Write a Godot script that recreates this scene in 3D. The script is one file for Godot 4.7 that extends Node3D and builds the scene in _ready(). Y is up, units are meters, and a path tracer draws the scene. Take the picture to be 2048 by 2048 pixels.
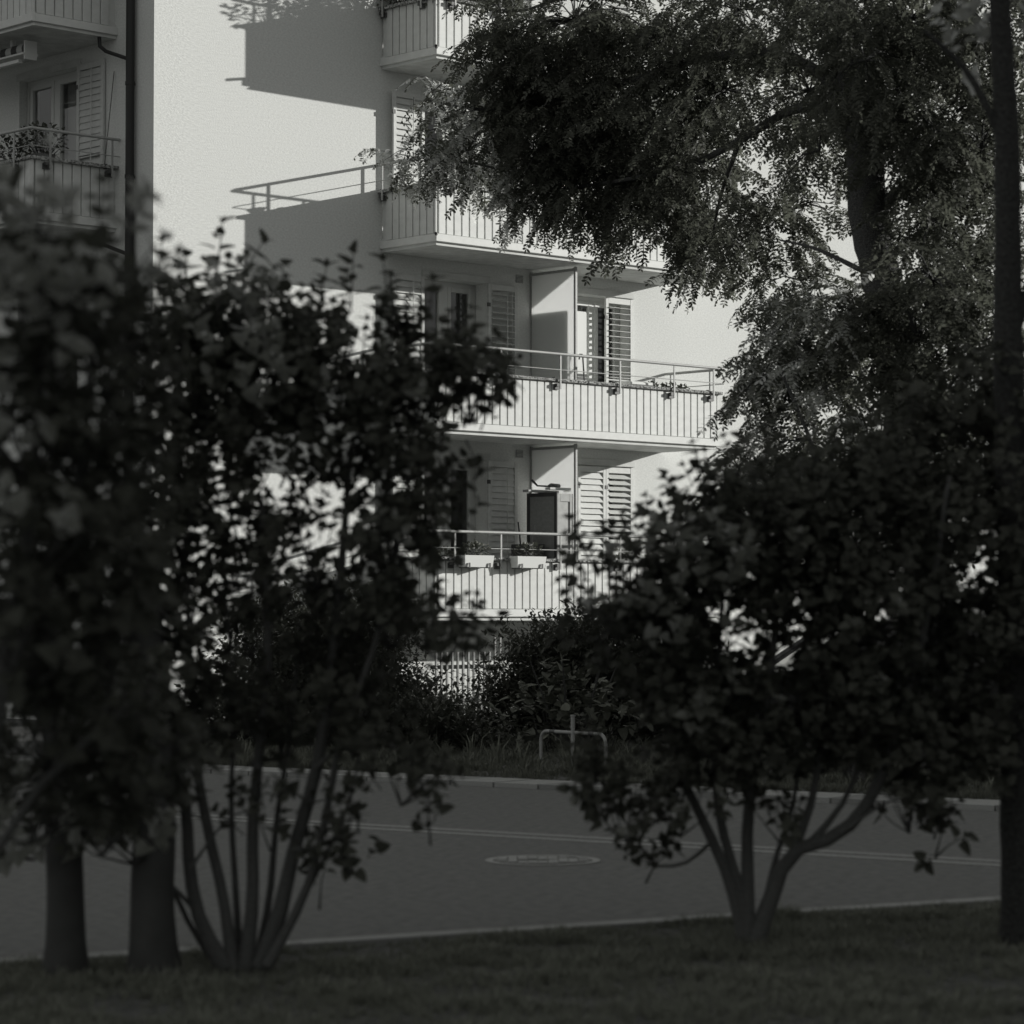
extends Node3D
# Apartment block in low sun seen across a shaded street, between lilac bushes and under a locust tree.

# ---------- plants: [x, y, z, rx, ry, rz, twigs] clumps and [r0, r1, x, y, z, ...] stems, world metres ----------
const LILAC_A := [
	[-1.38, 2.60, -11.60, 0.19, 0.23, 0.45, 106],
	[-1.13, 2.65, -11.40, 0.22, 0.20, 0.45, 89],
	[-0.88, 2.59, -11.60, 0.23, 0.23, 0.50, 55],
	[-0.64, 2.63, -11.80, 0.21, 0.19, 0.45, 43],
	[-0.43, 2.62, -11.70, 0.17, 0.15, 0.40, 30],
	[-0.30, 2.49, -11.60, 0.23, 0.17, 0.40, 53],
	[-0.17, 2.40, -11.50, 0.12, 0.12, 0.30, 25],
	[-1.30, 2.40, -11.60, 0.27, 0.27, 0.60, 168],
	[-0.96, 2.40, -11.60, 0.27, 0.25, 0.60, 126],
	[-0.67, 2.40, -11.60, 0.25, 0.23, 0.55, 86],
	[-0.42, 2.28, -11.60, 0.23, 0.23, 0.50, 76],
	[-1.35, 2.08, -11.70, 0.27, 0.27, 0.60, 137],
	[-1.11, 2.04, -11.80, 0.23, 0.21, 0.50, 29],
	[-0.51, 2.07, -11.60, 0.25, 0.21, 0.50, 61],
	[-1.38, 1.74, -11.60, 0.25, 0.25, 0.60, 66],
	[-1.15, 1.72, -11.80, 0.23, 0.21, 0.50, 45],
	[-0.80, 1.72, -11.60, 0.23, 0.17, 0.50, 40],
	[-0.50, 1.74, -11.50, 0.23, 0.21, 0.50, 76],
	[-0.34, 1.89, -11.60, 0.14, 0.17, 0.40, 25],
	[-1.44, 1.43, -11.60, 0.23, 0.23, 0.60, 53],
	[-1.11, 1.43, -11.90, 0.26, 0.19, 0.50, 31],
	[-0.81, 1.49, -11.80, 0.25, 0.19, 0.50, 31],
	[-0.51, 1.47, -11.60, 0.25, 0.19, 0.50, 64],
	[-0.27, 1.41, -11.50, 0.16, 0.14, 0.40, 29],
	[-1.24, 1.12, -11.70, 0.31, 0.19, 0.50, 68],
	[-0.68, 1.16, -11.70, 0.25, 0.17, 0.50, 68],
	[-0.45, 0.84, -11.40, 0.20, 0.12, 0.40, 20],
	[-0.66, 0.56, -11.40, 0.18, 0.12, 0.35, 16],
	[-0.83, 0.84, -11.50, 0.14, 0.12, 0.30, 8],
	[-0.33, 0.68, -11.40, 0.06, 0.06, 0.20, 5],
	[-0.78, 0.42, -11.40, 0.06, 0.06, 0.20, 5],
	[-0.99, 0.65, -11.50, 0.14, 0.14, 0.30, 11],
	[-0.96, 0.98, -11.60, 0.27, 0.12, 0.50, 26],
	[-0.75, 1.26, -11.60, 0.21, 0.12, 0.50, 22],
	[-1.29, 0.91, -11.60, 0.19, 0.10, 0.40, 14],
	[-0.58, 0.96, -11.50, 0.18, 0.10, 0.40, 14],
	[-0.86, 2.13, -11.60, 0.23, 0.12, 0.40, 22],
	[-0.97, 1.87, -11.70, 0.13, 0.10, 0.40, 9],
]
const LILAC_A_STEMS := [
	[0.034, 0.014, -1.18, 0.06, -11.60, -1.28, 0.24, -11.60, -1.33, 0.46, -11.60, -1.35, 0.75, -11.60, -1.41, 1.06, -11.60, -1.46, 1.47, -11.60],
	[0.026, 0.012, -1.15, 0.05, -11.60, -1.19, 0.34, -11.60, -1.24, 0.56, -11.60, -1.30, 0.87, -11.60, -1.32, 1.16, -11.60, -1.35, 1.68, -11.60],
	[0.030, 0.012, -1.10, 0.05, -11.60, -1.07, 0.34, -11.60, -1.07, 0.65, -11.60, -1.04, 1.00, -11.60, -1.01, 1.37, -11.60, -1.04, 1.99, -11.60],
	[0.034, 0.012, -1.04, 0.06, -11.60, -0.96, 0.28, -11.60, -0.90, 0.54, -11.60, -0.81, 0.87, -11.60, -0.76, 1.20, -11.60, -0.71, 1.68, -11.60, -0.67, 2.20, -11.60],
	[0.020, 0.008, -1.00, 0.08, -11.50, -0.85, 0.37, -11.50, -0.77, 0.65, -11.50, -0.70, 1.00, -11.50, -0.54, 1.47, -11.50, -0.42, 2.09, -11.50],
	[0.012, 0.005, -1.29, 0.28, -11.60, -1.43, 0.42, -11.60, -1.62, 0.56, -11.60],
	[0.016, 0.007, -1.13, 0.04, -11.70, -1.15, 0.37, -11.70, -1.17, 0.74, -11.70, -1.16, 1.16, -11.70, -1.20, 1.58, -11.70],
	[0.017, 0.007, -1.07, 0.04, -11.70, -1.01, 0.33, -11.70, -0.98, 0.66, -11.70, -0.92, 1.05, -11.70, -0.89, 1.47, -11.70],
	[0.014, 0.006, -1.21, 0.04, -11.70, -1.30, 0.16, -11.70, -1.40, 0.35, -11.70, -1.49, 0.64, -11.70, -1.55, 0.95, -11.70],
	[0.013, 0.005, -1.03, 0.05, -11.60, -0.91, 0.26, -11.60, -0.79, 0.48, -11.60, -0.67, 0.75, -11.60, -0.61, 1.06, -11.60],
	[0.010, 0.004, -0.81, 0.88, -11.50, -0.66, 1.00, -11.50, -0.46, 0.96, -11.50, -0.34, 0.76, -11.50],
	[0.009, 0.004, -0.89, 0.55, -11.50, -0.79, 0.57, -11.50, -0.62, 0.63, -11.50],
	[0.008, 0.003, -1.32, 0.47, -11.50, -1.17, 0.67, -11.50, -1.03, 0.73, -11.50],
]
const LILAC_A_SHOOTS := [
	[0.004, 0.002, -1.47, 2.82, -11.60, -1.48, 3.12, -11.60],
	[0.004, 0.002, -1.22, 2.89, -11.50, -1.24, 3.21, -11.50],
	[0.004, 0.002, -1.13, 2.90, -11.60, -1.03, 3.07, -11.60],
	[0.004, 0.002, -0.96, 2.78, -11.60, -0.97, 3.03, -11.60],
	[0.004, 0.002, -0.67, 2.78, -11.60, -0.66, 3.09, -11.60],
	[0.004, 0.002, -0.51, 2.74, -11.60, -0.52, 3.05, -11.60],
	[0.004, 0.002, -0.81, 2.79, -11.70, -0.78, 3.02, -11.70],
	[0.004, 0.002, -1.36, 2.82, -11.60, -1.37, 3.07, -11.60],
	[0.004, 0.002, -0.34, 2.78, -11.60, -0.32, 2.97, -11.60],
	[0.004, 0.002, -0.13, 2.27, -11.50, -0.03, 2.48, -11.50],
	[0.004, 0.002, -0.26, 2.44, -11.50, -0.08, 2.40, -11.50],
	[0.004, 0.002, -0.19, 2.23, -11.50, -0.12, 2.07, -11.50],
]
const LILAC_C := [
	[-1.31, 2.45, -7.57, 0.18, 0.15, 0.40, 15],
	[-1.11, 2.47, -7.39, 0.15, 0.11, 0.40, 10],
	[-1.24, 2.61, -7.57, 0.12, 0.07, 0.30, 5],
	[-1.09, 2.33, -7.74, 0.12, 0.11, 0.35, 10],
	[-1.32, 2.28, -7.74, 0.21, 0.18, 0.50, 66],
	[-1.15, 2.19, -7.92, 0.17, 0.18, 0.50, 56],
	[-1.34, 1.98, -7.74, 0.21, 0.18, 0.50, 66],
	[-1.17, 1.89, -7.92, 0.18, 0.18, 0.50, 56],
	[-1.33, 1.67, -7.74, 0.21, 0.18, 0.50, 56],
	[-1.18, 1.61, -8.10, 0.17, 0.19, 0.50, 43],
	[-1.35, 1.40, -7.92, 0.21, 0.17, 0.50, 56],
	[-1.17, 1.30, -8.18, 0.18, 0.15, 0.50, 40],
	[-1.36, 1.14, -8.27, 0.25, 0.16, 0.50, 66],
	[-1.17, 1.05, -8.62, 0.17, 0.14, 0.50, 37],
	[-1.45, 0.92, -8.45, 0.20, 0.11, 0.40, 25],
	[-1.26, 0.87, -8.62, 0.20, 0.11, 0.40, 25],
]
const LILAC_C_STEMS := [
	[0.030, 0.012, -1.50, 0.11, -7.80, -1.49, 0.58, -7.80, -1.45, 1.13, -7.80, -1.34, 1.83, -7.80, -1.32, 2.39, -7.80],
	[0.026, 0.010, -1.51, 0.11, -7.80, -1.50, 0.72, -7.80, -1.42, 1.27, -7.80, -1.22, 1.83, -7.80, -1.17, 2.32, -7.80],
	[0.016, 0.006, -1.53, 0.76, -8.10, -1.35, 1.03, -8.10, -1.19, 1.19, -8.10, -1.13, 1.48, -8.10],
]
const YOUNG_TRUNK_A := [
	[0.080, 0.060, -1.81, 0.06, -11.40, -1.81, 0.36, -11.40, -1.82, 0.66, -11.40, -1.84, 1.17, -11.40, -1.86, 1.78, -11.40],
]
const YOUNG_TRUNK_B := [
	[0.095, 0.070, -1.45, 0.06, -11.40, -1.46, 0.36, -11.40, -1.45, 0.66, -11.40, -1.47, 1.17, -11.40, -1.51, 1.78, -11.40],
]
const YOUNG_CROWN_A := [
	[-1.91, 1.00, -11.50, 0.33, 0.27, 0.60, 48],
	[-1.98, 1.37, -11.50, 0.33, 0.27, 0.60, 48],
	[-1.94, 1.78, -11.50, 0.33, 0.27, 0.60, 42],
	[-1.94, 0.62, -11.40, 0.22, 0.12, 0.50, 24],
]
const YOUNG_CROWN_B := [
	[-1.52, 0.98, -11.60, 0.21, 0.21, 0.60, 42],
	[-1.58, 1.31, -11.60, 0.23, 0.23, 0.60, 48],
	[-1.64, 1.68, -11.60, 0.23, 0.25, 0.60, 42],
	[-1.73, 0.71, -11.50, 0.25, 0.12, 0.50, 20],
	[-1.53, 0.60, -11.40, 0.22, 0.11, 0.50, 24],
]
const LILAC_B := [
	[0.43, 1.72, -12.30, 0.18, 0.13, 0.35, 18],
	[0.68, 1.75, -12.40, 0.22, 0.20, 0.40, 39],
	[0.36, 1.50, -12.20, 0.15, 0.15, 0.35, 18],
	[0.61, 1.50, -12.30, 0.24, 0.20, 0.50, 58],
	[0.91, 1.97, -12.50, 0.20, 0.18, 0.40, 61],
	[1.06, 2.22, -12.50, 0.13, 0.13, 0.30, 9],
	[0.92, 1.68, -12.40, 0.27, 0.24, 0.50, 146],
	[1.21, 1.97, -12.60, 0.25, 0.20, 0.45, 100],
	[1.24, 1.70, -12.50, 0.27, 0.25, 0.50, 154],
	[1.53, 2.09, -12.70, 0.25, 0.25, 0.50, 102],
	[1.57, 1.75, -12.60, 0.27, 0.25, 0.50, 161],
	[1.88, 2.24, -12.90, 0.28, 0.28, 0.50, 119],
	[1.90, 1.82, -12.70, 0.29, 0.29, 0.50, 125],
	[2.23, 2.42, -12.90, 0.28, 0.32, 0.50, 145],
	[2.24, 1.93, -12.70, 0.27, 0.34, 0.50, 151],
	[0.63, 1.36, -12.40, 0.22, 0.18, 0.50, 72],
	[0.79, 1.45, -12.40, 0.27, 0.22, 0.50, 54],
	[1.15, 1.42, -12.50, 0.29, 0.25, 0.50, 58],
	[1.51, 1.45, -12.50, 0.29, 0.25, 0.50, 138],
	[1.88, 1.45, -12.60, 0.29, 0.25, 0.50, 106],
	[2.19, 1.45, -12.60, 0.25, 0.29, 0.50, 124],
	[0.80, 1.14, -12.40, 0.20, 0.20, 0.50, 84],
	[0.88, 1.14, -12.40, 0.29, 0.22, 0.50, 98],
	[1.24, 1.11, -12.50, 0.29, 0.22, 0.50, 105],
	[1.60, 1.11, -12.50, 0.29, 0.22, 0.50, 117],
	[1.97, 1.09, -12.60, 0.29, 0.23, 0.50, 117],
	[0.84, 0.87, -12.40, 0.21, 0.18, 0.45, 73],
	[1.01, 0.90, -12.40, 0.29, 0.13, 0.45, 66],
	[1.37, 0.91, -12.50, 0.29, 0.13, 0.45, 73],
	[1.73, 0.89, -12.50, 0.29, 0.13, 0.45, 80],
	[2.08, 0.89, -12.60, 0.20, 0.18, 0.45, 73],
	[0.36, 0.78, -12.20, 0.13, 0.13, 0.30, 26],
	[0.51, 0.62, -12.20, 0.15, 0.13, 0.30, 30],
	[0.73, 0.65, -12.20, 0.15, 0.11, 0.30, 23],
	[1.17, 0.62, -12.30, 0.11, 0.13, 0.30, 10],
	[1.74, 0.66, -12.30, 0.15, 0.11, 0.30, 30],
	[1.85, 0.55, -12.30, 0.07, 0.09, 0.20, 10],
	[0.58, 0.45, -12.20, 0.05, 0.05, 0.15, 7],
]
const LILAC_B_STEMS := [
	[0.032, 0.010, 1.03, 0.04, -12.40, 1.00, 0.19, -12.40, 0.94, 0.39, -12.40, 0.86, 0.57, -12.40, 0.76, 0.79, -12.40, 0.68, 1.14, -12.40, 0.61, 1.47, -12.40],
	[0.026, 0.010, 1.03, 0.04, -12.40, 1.01, 0.28, -12.40, 0.94, 0.52, -12.40, 0.90, 0.76, -12.40, 0.90, 1.14, -12.40, 0.94, 1.69, -12.40],
	[0.034, 0.012, 1.04, 0.04, -12.40, 1.04, 0.30, -12.40, 1.04, 0.59, -12.40, 1.07, 0.85, -12.40, 1.14, 1.25, -12.40, 1.21, 1.80, -12.40],
	[0.040, 0.012, 1.06, 0.04, -12.40, 1.14, 0.26, -12.40, 1.23, 0.46, -12.40, 1.43, 0.54, -12.40, 1.58, 0.70, -12.40, 1.71, 1.03, -12.40, 1.85, 1.58, -12.40, 1.94, 2.13, -12.40],
	[0.020, 0.008, 1.23, 0.44, -12.40, 1.32, 0.68, -12.40, 1.36, 0.92, -12.40, 1.41, 1.36, -12.40, 1.50, 1.91, -12.40],
	[0.016, 0.006, 1.31, 0.50, -12.40, 1.47, 0.70, -12.40, 1.56, 0.96, -12.40, 1.63, 1.36, -12.40],
	[0.018, 0.006, 1.10, 0.12, -12.45, 1.16, 0.41, -12.45, 1.25, 0.69, -12.45, 1.28, 1.03, -12.45],
	[0.009, 0.004, 0.86, 0.51, -12.30, 0.76, 0.43, -12.30, 0.63, 0.42, -12.30, 0.56, 0.51, -12.30, 0.49, 0.62, -12.30],
	[0.008, 0.004, 1.44, 0.56, -12.30, 1.66, 0.70, -12.30, 1.81, 0.68, -12.30],
]
const LILAC_B_SHOOTS := [
	[0.004, 0.002, 0.45, 1.73, -12.20, 0.25, 1.64, -12.20],
	[0.004, 0.002, 0.43, 1.51, -12.20, 0.23, 1.58, -12.20],
	[0.004, 0.002, 0.58, 1.89, -12.30, 0.45, 1.91, -12.30],
	[0.004, 0.002, 0.83, 2.11, -12.40, 0.82, 2.29, -12.40],
	[0.004, 0.002, 0.74, 1.98, -12.40, 0.70, 2.16, -12.40],
	[0.004, 0.002, 1.11, 2.25, -12.50, 1.15, 2.36, -12.50],
]
const NEAR_TRUNK := [
	[0.100, 0.040, 2.30, -0.04, -12.60, 2.29, 0.46, -12.60, 2.28, 1.02, -12.60, 2.26, 1.81, -12.60, 2.24, 2.71, -12.60, 2.24, 3.62, -12.60, 2.21, 4.30, -12.60, 2.18, 4.99, -12.60],
	[0.030, 0.015, 2.24, 2.71, -12.60, 2.39, 3.16, -12.60, 2.48, 3.62, -12.60],
	[0.022, 0.010, 2.24, 3.62, -12.60, 2.07, 3.96, -12.60, 1.87, 4.16, -12.60],
]
const NEAR_CROWN := [
	[2.22, 4.25, -12.80, 0.27, 0.27, 0.50, 21],
	[1.82, 4.53, -13.00, 0.37, 0.19, 0.50, 19],
	[1.42, 4.60, -13.20, 0.33, 0.14, 0.50, 11],
]
const LOCUST_LIMBS := [
	[0.240, 0.170, 4.16, -0.03, -26.50, 4.03, 1.20, -26.70, 3.88, 2.87, -26.90, 3.65, 4.38, -27.00, 3.50, 5.17, -27.10, 3.43, 5.91, -27.10, 3.38, 6.56, -27.20],
	[0.130, 0.050, 3.43, 5.91, -27.10, 3.32, 6.68, -27.30, 3.30, 7.86, -27.50, 3.39, 9.45, -27.80],
	[0.060, 0.015, 3.39, 6.36, -27.20, 2.90, 6.63, -28.00, 2.38, 6.49, -29.10, 1.92, 6.39, -30.10, 1.26, 6.39, -31.10, 0.55, 6.40, -31.90],
	[0.065, 0.012, 3.34, 6.63, -27.30, 2.75, 7.27, -28.50, 2.02, 7.50, -29.90, 0.99, 7.44, -31.30, -0.14, 7.43, -32.50, -1.04, 7.70, -33.30],
	[0.070, 0.015, 3.30, 7.61, -27.50, 2.48, 8.24, -28.90, 1.24, 8.50, -30.50, 0.15, 8.47, -31.90],
	[0.020, 0.006, 0.55, 6.40, -31.90, -0.38, 6.82, -32.70, -1.22, 6.97, -33.30],
	[0.030, 0.010, 2.38, 6.49, -29.10, 2.23, 5.98, -29.90, 2.17, 5.52, -30.50],
	[0.070, 0.020, 3.48, 5.42, -27.10, 4.04, 5.87, -26.90, 4.49, 6.47, -26.70, 4.94, 6.91, -26.50],
	[0.030, 0.010, 3.56, 4.77, -27.00, 3.06, 5.15, -27.70, 2.74, 5.36, -28.50],
	[0.030, 0.010, 3.63, 4.48, -27.00, 4.11, 4.75, -26.80, 4.54, 4.80, -26.50],
]
const LOCUST_CROWN := [
	[3.25, 6.63, -25.60, 0.59, 0.50, 0.60, 75],
	[3.30, 7.28, -25.60, 0.69, 0.41, 0.70, 61],
	[4.34, 5.83, -25.80, 0.51, 0.65, 0.80, 75],
	[3.87, 5.18, -25.80, 0.41, 0.46, 0.70, 44],
	[4.44, 6.95, -25.80, 0.51, 0.51, 0.80, 61],
	[3.90, 6.10, -26.00, 0.56, 0.56, 0.80, 75],
	[3.03, 6.10, -27.40, 0.44, 0.34, 0.70, 29],
	[2.53, 5.83, -29.60, 0.48, 0.42, 0.80, 30],
	[-0.95, 7.79, -33.30, 0.42, 0.27, 0.50, 19],
	[-1.19, 7.02, -33.40, 0.51, 0.18, 0.50, 18],
	[-0.53, 7.04, -33.00, 0.59, 0.41, 0.80, 48],
	[-0.05, 7.39, -32.60, 0.64, 0.47, 0.90, 94],
	[0.09, 8.03, -32.30, 0.63, 0.52, 0.90, 151],
	[-0.14, 8.56, -32.30, 0.40, 0.29, 0.80, 32],
	[0.47, 7.00, -32.20, 0.69, 0.58, 1.00, 142],
	[0.47, 6.47, -32.20, 0.52, 0.35, 0.80, 53],
	[0.78, 7.45, -32.00, 0.74, 0.69, 1.20, 246],
	[0.72, 8.29, -31.60, 0.79, 0.51, 1.20, 169],
	[1.17, 6.55, -31.60, 0.68, 0.62, 1.00, 158],
	[1.55, 7.02, -31.20, 0.78, 0.72, 1.20, 138],
	[1.58, 7.95, -30.80, 0.77, 0.60, 1.20, 99],
	[1.61, 5.95, -31.40, 0.62, 0.34, 0.80, 44],
	[2.12, 6.36, -30.60, 0.66, 0.60, 1.00, 67],
	[2.46, 5.62, -30.80, 0.66, 0.44, 0.90, 53],
	[2.30, 7.19, -30.00, 0.80, 0.70, 1.20, 118],
	[2.43, 7.97, -29.60, 0.79, 0.48, 1.20, 88],
	[2.93, 5.80, -29.40, 0.53, 0.47, 0.90, 37],
	[3.06, 5.08, -29.60, 0.48, 0.32, 0.80, 33],
	[3.06, 6.92, -28.60, 0.71, 0.61, 1.10, 99],
	[3.15, 7.66, -28.40, 0.76, 0.41, 1.10, 88],
	[3.79, 6.66, -27.20, 0.68, 0.68, 1.00, 105],
	[4.25, 5.89, -27.00, 0.58, 0.58, 1.00, 59],
	[4.65, 6.73, -26.80, 0.53, 0.62, 1.00, 58],
	[3.87, 7.31, -27.00, 0.72, 0.34, 1.00, 94],
	[4.21, 4.94, -26.80, 0.53, 0.43, 0.90, 44],
	[4.69, 5.42, -26.80, 0.38, 0.57, 0.80, 30],
	[3.41, 8.54, -28.00, 1.30, 0.60, 1.60, 139],
	[1.54, 9.23, -31.00, 1.44, 0.61, 1.60, 118],
	[4.55, 8.09, -27.00, 0.77, 0.68, 1.40, 70],
]
const SAPLING_CROWN := [
	[2.77, 3.94, -26.40, 0.42, 0.42, 0.70, 55],
	[2.41, 3.77, -26.60, 0.28, 0.28, 0.50, 25],
	[2.85, 4.18, -26.00, 0.46, 0.37, 0.70, 55],
	[3.18, 3.63, -25.00, 0.54, 0.49, 0.70, 74],
	[3.60, 3.97, -24.80, 0.49, 0.49, 0.70, 66],
	[4.06, 3.86, -24.60, 0.44, 0.53, 0.70, 58],
	[2.73, 3.15, -26.00, 0.51, 0.42, 0.70, 58],
	[2.34, 2.94, -26.40, 0.33, 0.28, 0.50, 28],
	[3.05, 3.03, -25.40, 0.54, 0.45, 0.70, 66],
	[3.51, 3.08, -24.80, 0.49, 0.44, 0.70, 58],
	[4.01, 3.07, -24.60, 0.44, 0.44, 0.70, 51],
	[2.75, 4.46, -26.00, 0.37, 0.23, 0.60, 23],
	[3.74, 4.50, -24.80, 0.49, 0.31, 0.70, 47],
	[2.10, 2.71, -26.40, 0.19, 0.19, 0.40, 9],
	[2.73, 2.54, -25.80, 0.55, 0.37, 0.70, 47],
	[3.36, 2.51, -25.00, 0.54, 0.36, 0.70, 47],
	[4.33, 4.57, -24.60, 0.35, 0.44, 0.60, 31],
	[3.12, 4.23, -25.20, 0.41, 0.27, 0.50, 31],
]
const SAPLING_STEMS := [
	[0.050, 0.015, 3.03, -0.01, -25.20, 2.99, 1.21, -25.20, 2.91, 2.34, -25.20, 2.69, 3.10, -25.20, 2.42, 3.74, -25.20],
	[0.055, 0.015, 3.08, 0.01, -25.00, 3.19, 1.44, -25.00, 3.29, 2.78, -25.00, 3.43, 3.63, -25.00, 3.61, 4.26, -25.00],
	[0.022, 0.009, 3.28, 2.77, -24.90, 3.68, 3.26, -24.90, 4.08, 3.80, -24.90],
	[0.022, 0.008, 2.93, 2.34, -25.40, 2.52, 2.75, -25.40, 2.12, 2.89, -25.40],
]
const SHRUB_IVY := [
	[-3.55, 0.52, -33.50, 0.36, 0.48, 0.60, 96],
	[-3.22, 0.75, -33.80, 0.36, 0.36, 0.60, 88],
	[-3.28, 0.12, -33.20, 0.53, 0.30, 0.60, 96],
]
const SHRUB_LOW := [
	[-2.12, 0.72, -32.60, 0.81, 0.52, 0.80, 512],
	[-2.87, 0.17, -32.00, 0.69, 0.34, 0.80, 384],
	[-1.36, 0.20, -32.60, 0.47, 0.29, 0.70, 336],
	[-2.80, 1.23, -33.80, 0.54, 0.30, 0.60, 192],
	[-0.69, 0.09, -31.20, 0.61, 0.22, 0.50, 256],
	[-1.87, 0.08, -31.40, 0.90, 0.22, 0.60, 352],
	[-2.53, 0.94, -33.50, 0.72, 0.48, 0.90, 541],
	[-1.82, 1.12, -33.60, 0.60, 0.54, 0.90, 499],
	[-2.46, 0.32, -32.60, 0.81, 0.41, 0.90, 499],
	[-1.52, 0.38, -32.40, 0.69, 0.46, 0.90, 458],
	[-1.14, 0.13, -31.50, 0.56, 0.23, 0.70, 250],
]
const SHRUB_DARK := [
	[1.04, 0.85, -34.00, 0.55, 0.42, 0.90, 612],
	[0.55, 0.55, -34.00, 0.55, 0.42, 0.80, 530],
	[0.19, 0.20, -33.60, 0.54, 0.30, 0.70, 388],
	[1.14, 0.21, -33.40, 0.66, 0.48, 0.90, 530],
	[1.74, 0.62, -33.60, 0.54, 0.54, 0.90, 490],
	[0.07, 0.54, -34.20, 0.37, 0.18, 0.50, 139],
	[0.31, 0.94, -34.20, 0.31, 0.18, 0.40, 90],
]
const SHRUB_BROAD := [
	[0.63, 0.61, -30.50, 0.33, 0.22, 0.40, 33],
	[0.30, 0.45, -30.30, 0.43, 0.16, 0.40, 21],
	[1.00, 0.40, -30.20, 0.43, 0.22, 0.40, 30],
	[0.57, 0.25, -30.00, 0.32, 0.13, 0.30, 15],
]


const AL := 0.757473                       # turn of the building: 43.4 degrees
var U := Vector3(cos(AL), 0, -sin(AL))     # along the sunlit wall
var N := Vector3(sin(AL), 0, cos(AL))      # out of the sunlit wall
const C0 := Vector3(-4.944, 0, -38.4)      # foot of the building's near corner
var taken := {}
var rng := RandomNumberGenerator.new()
var gap_noise := FastNoiseLite.new()
var M := {}
var shared := {}

class Mb:
	var v := PackedVector3Array()
	var n := PackedVector3Array()
	func tri(a: Vector3, b: Vector3, c: Vector3) -> void:
		var k := (b - a).cross(c - a).normalized()
		v.append_array([a, c, b])
		n.append_array([k, k, k])
	func quad(a: Vector3, b: Vector3, c: Vector3, d: Vector3) -> void:
		tri(a, b, c)
		tri(a, c, d)
	func smooth_tri(a: Vector3, b: Vector3, c: Vector3, na: Vector3, nb: Vector3, nc: Vector3) -> void:
		v.append_array([a, c, b])
		n.append_array([na, nc, nb])
	func box(lo: Vector3, hi: Vector3, t := Transform3D.IDENTITY) -> void:
		var p: Array[Vector3] = []
		for i in 8:
			p.append(t * Vector3(hi.x if i & 1 else lo.x, hi.y if i & 2 else lo.y, hi.z if i & 4 else lo.z))
		quad(p[4], p[5], p[7], p[6])
		quad(p[1], p[0], p[2], p[3])
		quad(p[5], p[1], p[3], p[7])
		quad(p[0], p[4], p[6], p[2])
		quad(p[6], p[7], p[3], p[2])
		quad(p[0], p[1], p[5], p[4])
	# box whose front (+z) edges are chamfered by c
	func board(lo: Vector3, hi: Vector3, c: float, t := Transform3D.IDENTITY) -> void:
		var z := hi.z - c
		var a := [Vector3(lo.x, lo.y, lo.z), Vector3(hi.x, lo.y, lo.z), Vector3(hi.x, hi.y, lo.z), Vector3(lo.x, hi.y, lo.z)]
		var b := [Vector3(lo.x, lo.y, z), Vector3(hi.x, lo.y, z), Vector3(hi.x, hi.y, z), Vector3(lo.x, hi.y, z)]
		var f := [Vector3(lo.x + c, lo.y + c, hi.z), Vector3(hi.x - c, lo.y + c, hi.z), Vector3(hi.x - c, hi.y - c, hi.z), Vector3(lo.x + c, hi.y - c, hi.z)]
		for r in [a, b, f]:
			for i in 4:
				r[i] = t * r[i]
		quad(a[3], a[2], a[1], a[0])
		quad(f[0], f[1], f[2], f[3])
		for i in 4:
			var j := (i + 1) % 4
			quad(a[i], a[j], b[j], b[i])
			quad(b[i], b[j], f[j], f[i])
	func tube(pts: Array, radii: Array, sides := 8, cap := true, lump := 0.0, noise: FastNoiseLite = null) -> void:
		var rings := []
		var x := Vector3.ZERO
		for i in pts.size():
			var d: Vector3 = (pts[mini(i + 1, pts.size() - 1)] - pts[maxi(i - 1, 0)]).normalized()
			if i == 0:
				x = d.cross(Vector3(0.31, 0.27, 0.91)).normalized()
			else:
				x = (x - d * x.dot(d)).normalized()
			var y := d.cross(x)
			var ring := []
			for k in sides:
				var a := TAU * k / sides
				var o := x * cos(a) + y * sin(a)
				var r: float = radii[i]
				if noise:
					r *= 1.0 + lump * noise.get_noise_3dv((pts[i] + o * r) * 6.0)
				ring.append([pts[i] + o * r, o])
			rings.append(ring)
		for i in rings.size() - 1:
			for k in sides:
				var j := (k + 1) % sides
				var a = rings[i][k]
				var b = rings[i][j]
				var c = rings[i + 1][j]
				var e = rings[i + 1][k]
				smooth_tri(a[0], b[0], c[0], a[1], b[1], c[1])
				smooth_tri(a[0], c[0], e[0], a[1], c[1], e[1])
		if cap:
			for q in [[0, -1], [rings.size() - 1, 1]]:
				var r: Array = rings[q[0]]
				for k in sides:
					var j := (k + 1) % sides
					if q[1] > 0:
						tri(pts[q[0]], r[k][0], r[j][0])
					else:
						tri(pts[q[0]], r[j][0], r[k][0])
	func lathe(prof: Array, sides: int, t := Transform3D.IDENTITY) -> void:   # prof: Vector2(radius, height), from below upwards
		for i in prof.size() - 1:
			var p: Vector2 = prof[i]
			var q: Vector2 = prof[i + 1]
			for k in sides:
				var a := TAU * k / sides
				var b := TAU * (k + 1) / sides
				var f := func(r: Vector2, w: float) -> Vector3: return t * Vector3(r.x * cos(w), r.y, -r.x * sin(w))
				quad(f.call(p, a), f.call(p, b), f.call(q, b), f.call(q, a))
	func mesh() -> ArrayMesh:
		var arr := []
		arr.resize(Mesh.ARRAY_MAX)
		arr[Mesh.ARRAY_VERTEX] = v
		arr[Mesh.ARRAY_NORMAL] = n
		var m := ArrayMesh.new()
		m.add_surface_from_arrays(Mesh.PRIMITIVE_TRIANGLES, arr)
		return m

func V(x: float, y: float, z: float) -> Vector3:
	return Vector3(x, y, z)

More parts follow.
